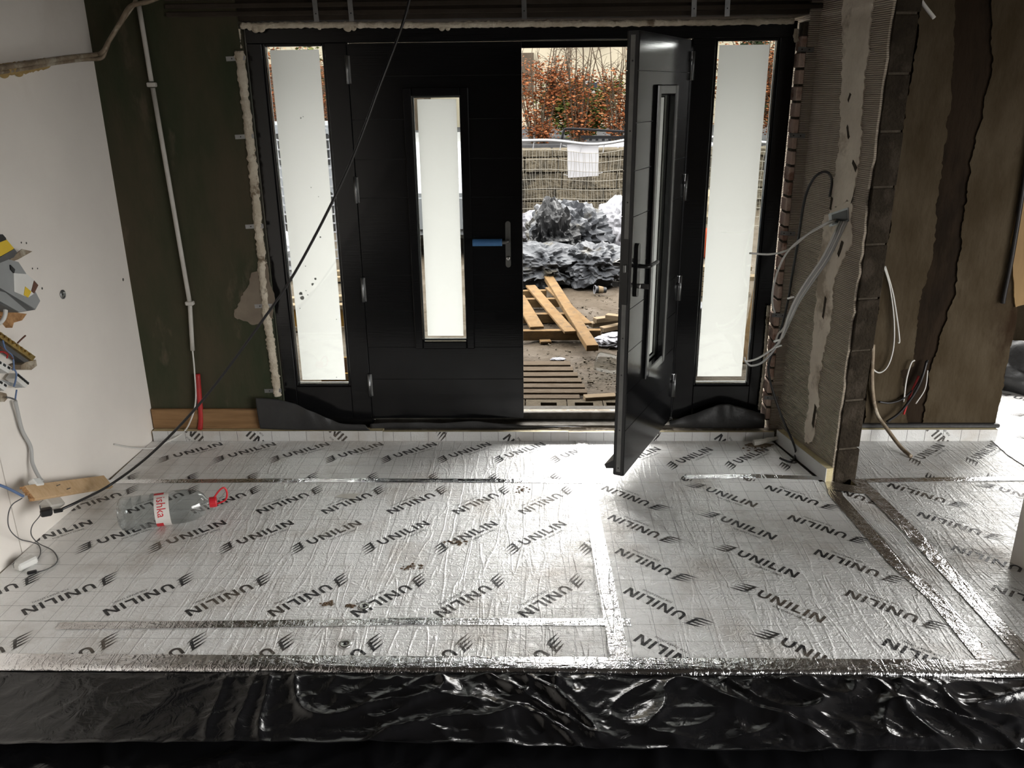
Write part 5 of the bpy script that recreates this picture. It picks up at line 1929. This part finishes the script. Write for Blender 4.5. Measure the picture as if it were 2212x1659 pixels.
def car(root, c, L_, W_, H_, paint, heading=0.0, z0=0.0, rack=False):
    """boxy van/car body from a side outline, wheels and windows; long axis x"""
    Mx = Matrix.Translation(Vector(c)) @ Matrix.Rotation(heading, 4, 'Z')
    out = [(-L_ / 2, .25 * H_), (-L_ / 2 + .05, .58 * H_), (-L_ / 2 + .16 * L_, .66 * H_), (-L_ / 2 + .30 * L_, .97 * H_), (-L_ / 2 + .38 * L_, H_), (L_ / 2 - .16 * L_, H_), (L_ / 2 - .06 * L_, .93 * H_), (L_ / 2, .55 * H_), (L_ / 2, .25 * H_), (L_ / 2 - .04 * L_, .18 * H_), (-L_ / 2 + .04 * L_, .18 * H_)]
    b = prism([Vector((x, -W_ / 2, z)) for x, z in out], (0, 1, 0), W_)
    bmesh.ops.bevel(b, geom=b.edges[:], offset=.05, segments=2, affect='EDGES')
    b.transform(Mx)
    obj('body', b, M[paint], root, False)
    for s in (-1, 1):
        wn_ = [(-L_ / 2 + .20 * L_, .66 * H_), (-L_ / 2 + .31 * L_, .92 * H_), (-L_ / 2 + .46 * L_, .93 * H_), (-L_ / 2 + .46 * L_, .64 * H_)]
        wn2 = [(-L_ / 2 + .49 * L_, .64 * H_), (-L_ / 2 + .49 * L_, .93 * H_), (L_ / 2 - .15 * L_, .92 * H_), (L_ / 2 - .09 * L_, .64 * H_)]
        for w in (wn_, wn2):
            b = prism([Vector((x, s * (W_ / 2 + .004) - .004, z)) for x, z in w], (0, 1, 0), .008)
            b.transform(Mx)
            obj('side_window', b, M['x_glass'], root)
        for x in (-L_ / 2 + .19 * L_, L_ / 2 - .19 * L_):
            wh = lathe([(0, -.1), (.31, -.1), (.33, -.06), (.33, .06), (.31, .1), (0, .1)], 24, Mx @ Matrix.Translation((x, s * (W_ / 2 - .08), .33)) @ Matrix.Rotation(math.pi / 2, 4, 'X'))
            ww = obj('wheel', wh, M['x_black'], root, False)
            hb = lathe([(0, -.012), (.18, -.012), (.17, .012), (0, .012)], 16, Mx @ Matrix.Translation((x, s * (W_ / 2 + .03), .33)) @ Matrix.Rotation(math.pi / 2, 4, 'X'))
            obj('hub', hb, M['x_hub'], ww)


car(vn, (1.9, 16.12, -.44), 4.2, 1.45, 1.37, 'x_white')
rl = [ony(x, y, 16.0) for x, y in ((1214, 300), (1218, 283), (1228, 278), (1290, 281), (1348, 284), (1400, 284))]
obj('roof_rail', wire(rl, .022, 6, 8), M['x_black'], vn, True)
p0_, p1_ = ony(1255, 296, 16.0), ony(1420, 297, 16.0)
obj('rack_ladder', beam(p0_, p1_, .05, .05), M['x_black'], vn)
for k in range(12):
    p = p0_.lerp(p1_, (k + .5) / 12)
    obj('rack_rung', obox(p + Vector((0, -.03, -.045)), (.05, .02, .035)), M['x_black'], vn)
bus = thing('parked_van', 'grey van parked far left, seen past the left film', 'vehicle', (-5.4, 13.0, G))
car(bus, (-4.55, 13.6, G - .02), 4.4, 1.8, 1.58, 'x_grey')
c2 = thing('parked_car', 'silver car seen through the closed door glass', 'vehicle', (-2.5, 11.0, G))
car(c2, (-1.25, 12.3, G - .02), 3.8, 1.7, 1.42, 'x_silver', math.pi / 2)

# white crate stack beside the left film
cr = thing('mesh_crate', 'white wire crate standing behind the left sidelight', 'crate', ony(640, 440, 9.0))
P0 = gpt(640, 560)
x0, x1, y0 = P0.x - .75, P0.x + .95, P0.y
z0, z1 = G, ony(640, 300, y0).z
for k in range(22):
    x = x0 + (x1 - x0) * k / 21
    obj('upright_wire', bx(x - .008, x + .008, y0, y0 + .016, z0, z1), M['x_white'], cr)
for k in range(14):
    z = z0 + (z1 - z0 - .02) * k / 13
    obj('cross_wire', bx(x0, x1, y0 - .0165, y0 - .0005, z, z + .016), M['x_white'], cr)
for x in (x0 - .03, x1 + .03):
    obj('post', bx(x - .02, x + .02, y0 - .02, y0 + .02, z0, z1 + .03), M['x_white'], cr)
c = gpt(612, 600)
crumple('bulk_sack', 'white bulk sack seen at the left of the left sidelight', 'sack', (c.x - .02, c.y + .1, G), (.36, .3, .42), 31.0, 'x_white', .35, 1.6, sub=4)
# yellow formwork beams
for i, (px, py, xw, h_) in enumerate(((690, 716, .9, .24), (735, 838, .0, 0))):
    if h_ == 0:
        continue
    c = gpt(px, py)
    t = thing('formwork_beam', 'yellow formwork beam lying across behind the left sidelight', 'beam', (c.x, c.y, G))
    obj('web', bx(c.x - xw, c.x + xw, c.y + .03, c.y + .06, G + .04, G + h_ - .04), M['x_yellow'], t)
    obj('flange', bx(c.x - xw, c.x + xw, c.y, c.y + .09, G, G + .04, .003), M['x_timber2'], t)
    obj('flange', bx(c.x - xw, c.x + xw, c.y, c.y + .09, G + h_ - .04, G + h_, .003), M['x_timber2'], t)
c = gpt(760, 800)
yb_ = thing('yellow_crate', 'yellow plastic crate just outside the left sidelight', 'crate', (c.x, c.y, G))
cx, cy = ony(745, 830, 5.35).x, 5.35
for a in ((cx - .16, cx + .34, cy, cy + .02), (cx - .16, cx + .34, cy + .36, cy + .38), (cx - .16, cx - .14, cy + .02, cy + .36), (cx + .32, cx + .34, cy + .02, cy + .36)):
    obj('side_panel', bx(*a, G, G + .20, .003), M['x_yellow'], yb_)
obj('base_panel', bx(cx - .139, cx + .319, cy + .021, cy + .359, G, G + .02), M['x_yellow'], yb_)
for i, (px, py, w_) in enumerate(((655, 655, .5), (650, 600, .5), (740, 610, .4))):
    A = gpt(px - 60, py)
    B = gpt(px + 90, py - 6)
    o = obj('timber_plank', beam(A + Vector((0, 0, .03)), B + Vector((0, 0, .03)), .09, .05, .003), M['x_timber2'])
    tag(o, ('pale plank behind the left sidelight, nearest one', 'pale plank behind the left sidelight, farthest one', 'pale plank behind the left sidelight, right of the others')[i], 'timber')

# right-hand side of the yard
c = gpt(1532, 560)
crumple('sand_sack', 'tan sack beyond the right sidelight', 'sack', (c.x, c.y + .9, G), (.38, .34, .62), 41.0, 'x_tan', .35, 1.6, sub=4)
oc = thing('gas_cylinder', 'orange cylinder beyond the right sidelight', 'gas cylinder', gpt(1524, 540))
c = gpt(1526, 545)
obj('shell', lathe([(0, 0), (.12, 0), (.13, .03), (.13, .28), (.10, .36), (.03, .39), (0, .39)], 20, Matrix.Translation((c.x, c.y - .35, G))), M['x_orange'], oc, True)
obj('collar', lathe([(.06, .385), (.08, .40), (.08, .46), (.07, .46), (.06, .40), (.06, .385)], 16, Matrix.Translation((c.x, c.y - .35, G))), M['x_white'], oc, True)
random.seed(9)
for k in range(6):
    c = gpt(1545, 640)
    o = obj('timber_plank', bx(c.x - .7, c.x + .35 + random.uniform(-.1, .1), c.y, c.y + .12, G + .052 * k, G + .052 * k + .045, .003), M['x_timber2'])
    tag(o, 'stacked pale plank beyond the right sidelight, %s from the ground' % ('first', 'second', 'third', 'fourth', 'fifth', 'sixth')[k], 'timber', 'planks stacked beyond the right sidelight')
A, B = gpt(1606, 790), ony(1640, 600, 6.6)
o = obj('timber_plank', beam((A.x, A.y, G + .02), B, .06, .03), M['x_timber'])
tag(o, 'tan plank leaning at the right of the right sidelight', 'timber')
bs = thing('barrier_post', 'dark post with yellow bands right of the right film', 'post', gpt(1640, 720))
c = gpt(1638, 735)
obj('post', bx(c.x - .05, c.x + .09, c.y, c.y + .1, G, 1.0, .004), M['x_black'], bs)
for k in range(6):
    z = .02 + k * .16
    obj('yellow_band', prism([Vector((c.x - .052, c.y - .002, z)), Vector((c.x + .092, c.y - .002, z - .05)), Vector((c.x + .092, c.y - .002, z - .03)), Vector((c.x - .052, c.y - .002, z + .02))], (0, 1, 0), .0015), M['x_yellow'], bs)
for k in range(4):
    c = gpt(1500, 800)
    o = obj('foam_block', bx(c.x - .25, c.x + .09 + .02 * (k % 2), c.y, c.y + .2, G + .121 * k, G + .121 * k + .12, .008), M['x_white'])
    tag(o, 'white foam block at the left of the right sidelight, %s from the ground' % ('first', 'second', 'third', 'fourth')[k], 'foam block', 'foam blocks outside the right sidelight')

# ------------------------------------------------------------------ hedge, trees, house
def shrub(label, x, y, w, h, n_st, n_lf, seed, leafmat='x_leaf', zl=(.1, .72), cat='shrub', z0=.86, lmat2=None, ls=.036):
    random.seed(seed)
    t = thing('beech_shrub' if leafmat == 'x_leaf' else 'bush', label, cat, (x, y, z0))
    bm = NB()
    tips = []
    for i in range(n_st):
        a = random.uniform(-1, 1)
        b_ = random.uniform(-.4, .4)
        hh = h * random.uniform(.65, 1.1)
        P = [Vector((x + a * .15, y + b_ * .3, z0)), Vector((x + a * w * .35, y + b_ * w * .5, z0 + hh * .4)), Vector((x + a * w * .55 + random.uniform(-.1, .1), y + b_ * w, z0 + hh * .75)), Vector((x + a * w * .62 + random.uniform(-.2, .2), y + b_ * w, z0 + hh))]
        S = spline(P, 5)
        tube(bm, S, .012, 4, lambda q: .016 * (1 - .75 * q))
        for k in range(9):
            q = random.randint(1, len(S) - 2)
            d_ = Vector((random.uniform(-1, 1), random.uniform(-.5, .5), random.uniform(.1, 1))).normalized() * random.uniform(.15, .45)
            tube(bm, [S[q], S[q] + d_ * .5 + Vector((0, 0, .02)), S[q] + d_], .005, 3, lambda z: .006 * (1 - .6 * z))
            tips.append((S[q], S[q] + d_))
    obj('twigs', bm, M['x_twig'], t)
    for mt, cnt in ((leafmat, n_lf), (lmat2, n_lf // 2)):
        if not mt:
            continue
        v, f = [], []
        tries = 0
        while len(f) < cnt and tries < cnt * 20:
            tries += 1
            a, b = random.choice(tips)
            p = a.lerp(b, random.random()) + Vector((random.gauss(0, .07), random.gauss(0, .07), random.gauss(0, .07)))
            rel = (p.z - z0) / h
            if rel > zl[1] * random.uniform(.75, 1.12) or rel < zl[0] - .1:
                continue
            R = Matrix.Rotation(random.uniform(0, 6.3), 3, 'Z') @ Matrix.Rotation(random.uniform(0, 3.1), 3, 'X')
            s_ = ls * random.uniform(.6, 1.2)
            i0 = len(v)
            for q in ((-s_, 0, 0), (0, -s_ * .5, s_ * .12), (s_, 0, 0), (0, s_ * .5, s_ * .12)):
                v.append(p + R @ Vector(q))
            f.append((i0, i0 + 1, i0 + 2, i0 + 3))
        o = rawobj('foliage', v, f, M[mt], t)
        o['kind'] = 'stuff'
    return t


nm = ['russet beech shrub in the doorway view, leftmost', 'russet beech shrub in the doorway view, second from left', 'russet beech shrub in the doorway view, third from left', 'russet beech shrub in the doorway view, rightmost']
for i, (x, h_, nl) in enumerate(((.12, 1.95, 2800), (.95, 2.2, 1500), (1.75, 2.2, 1500), (2.55, 2.1, 2800))):
    shrub(nm[i], x, 17.7, 1.0, h_ * 1.05, 16, nl, 100 + i, zl=(.0, .56 if i in (1, 2) else .74), lmat2='x_leaf2')
for i, x in enumerate((4.2, 5.0, 5.7)):
    shrub('russet beech shrub past the right sidelight, %s' % ('left one', 'middle one', 'right one')[i], x, 17.7, 1.0, 2.1, 12, 2400, 120 + i, zl=(0, .85), lmat2='x_leaf2')
for i, x in enumerate((-5.3, -4.3)):
    shrub('russet beech shrub past the left sidelight, %s' % ('left one', 'right one')[i], x, 17.7, 1.0, 2.0, 12, 2400, 130 + i, zl=(0, .9), lmat2='x_leaf2')
shrub('rounded green bush behind the russet shrubs in the doorway', 1.05, 19.3, 1.5, 1.2, 12, 4500, 150, 'x_green', (0, 1.1), 'bush', ls=.06)
shrub('green bush at the right of the left sidelight', -4.3, 18.6, 1.1, 1.9, 10, 2600, 151, 'x_green', (0, 1.1), 'bush', ls=.06)
shrub('dark green conifer behind the right sidelight', 6.0, 21.0, 2.8, 4.0, 14, 6000, 152, 'x_dgreen', (0, 1.1), 'tree', ls=.09)

hs = thing('house', 'cream rendered house across the road', 'house', (0, 26, .86))
obj('wall', bx(-9, 7.2, 26, 33, .86, 11), M['x_house'], hs)  # unseen upper storeys heightened to block sky light from the hall floor
rf = prism([Vector((-9.4, 25.6, 11)), Vector((-9.4, 33.4, 11)), Vector((-9.4, 29.5, 14))], (1, 0, 0), 17)
obj('roof', rf, M['x_roof'], hs)


def hwin(px0, px1, z0, z1, n=3):
    x0, x1 = ony(px0, 150, 25.95).x, ony(px1, 150, 25.95).x
    w = obj('window', bx(x0, x1, 25.9, 25.999, z0, z1), M['x_frame'], hs)
    for k in range(n):
        a = x0 + .06 + (x1 - x0 - .06) * k / n
        b = x0 + (x1 - x0 - .06) * (k + 1) / n
        obj('pane', bx(a, b, 25.88, 25.899, z0 + .08, z1 - .08), M['x_pane'], w)
    obj('window_sill', bx(x0 - .12, x1 + .12, 25.74, 25.999, z0 - .12, z0 - .005), M['x_stone'], w)


hwin(1207, 1306, 3.38, 4.7)
hwin(1207, 1298, 1.80, 2.15)
hwin(900, 935, 3.0, 4.2, 2)
hwin(975, 1010, 2.9, 4.2, 2)
b0, b1 = ony(1100, 150, 25.9).x, ony(1153, 150, 25.9).x
obj('cladding', bx(b0, b1, 25.85, 25.999, 1.8, 2.9), M['x_housedark'], hs)
lw_ = obj('lean_to', bx(-9.8, -3.0, 24.2, 25.84, .86, 2.55), M['x_housedark'], hs)
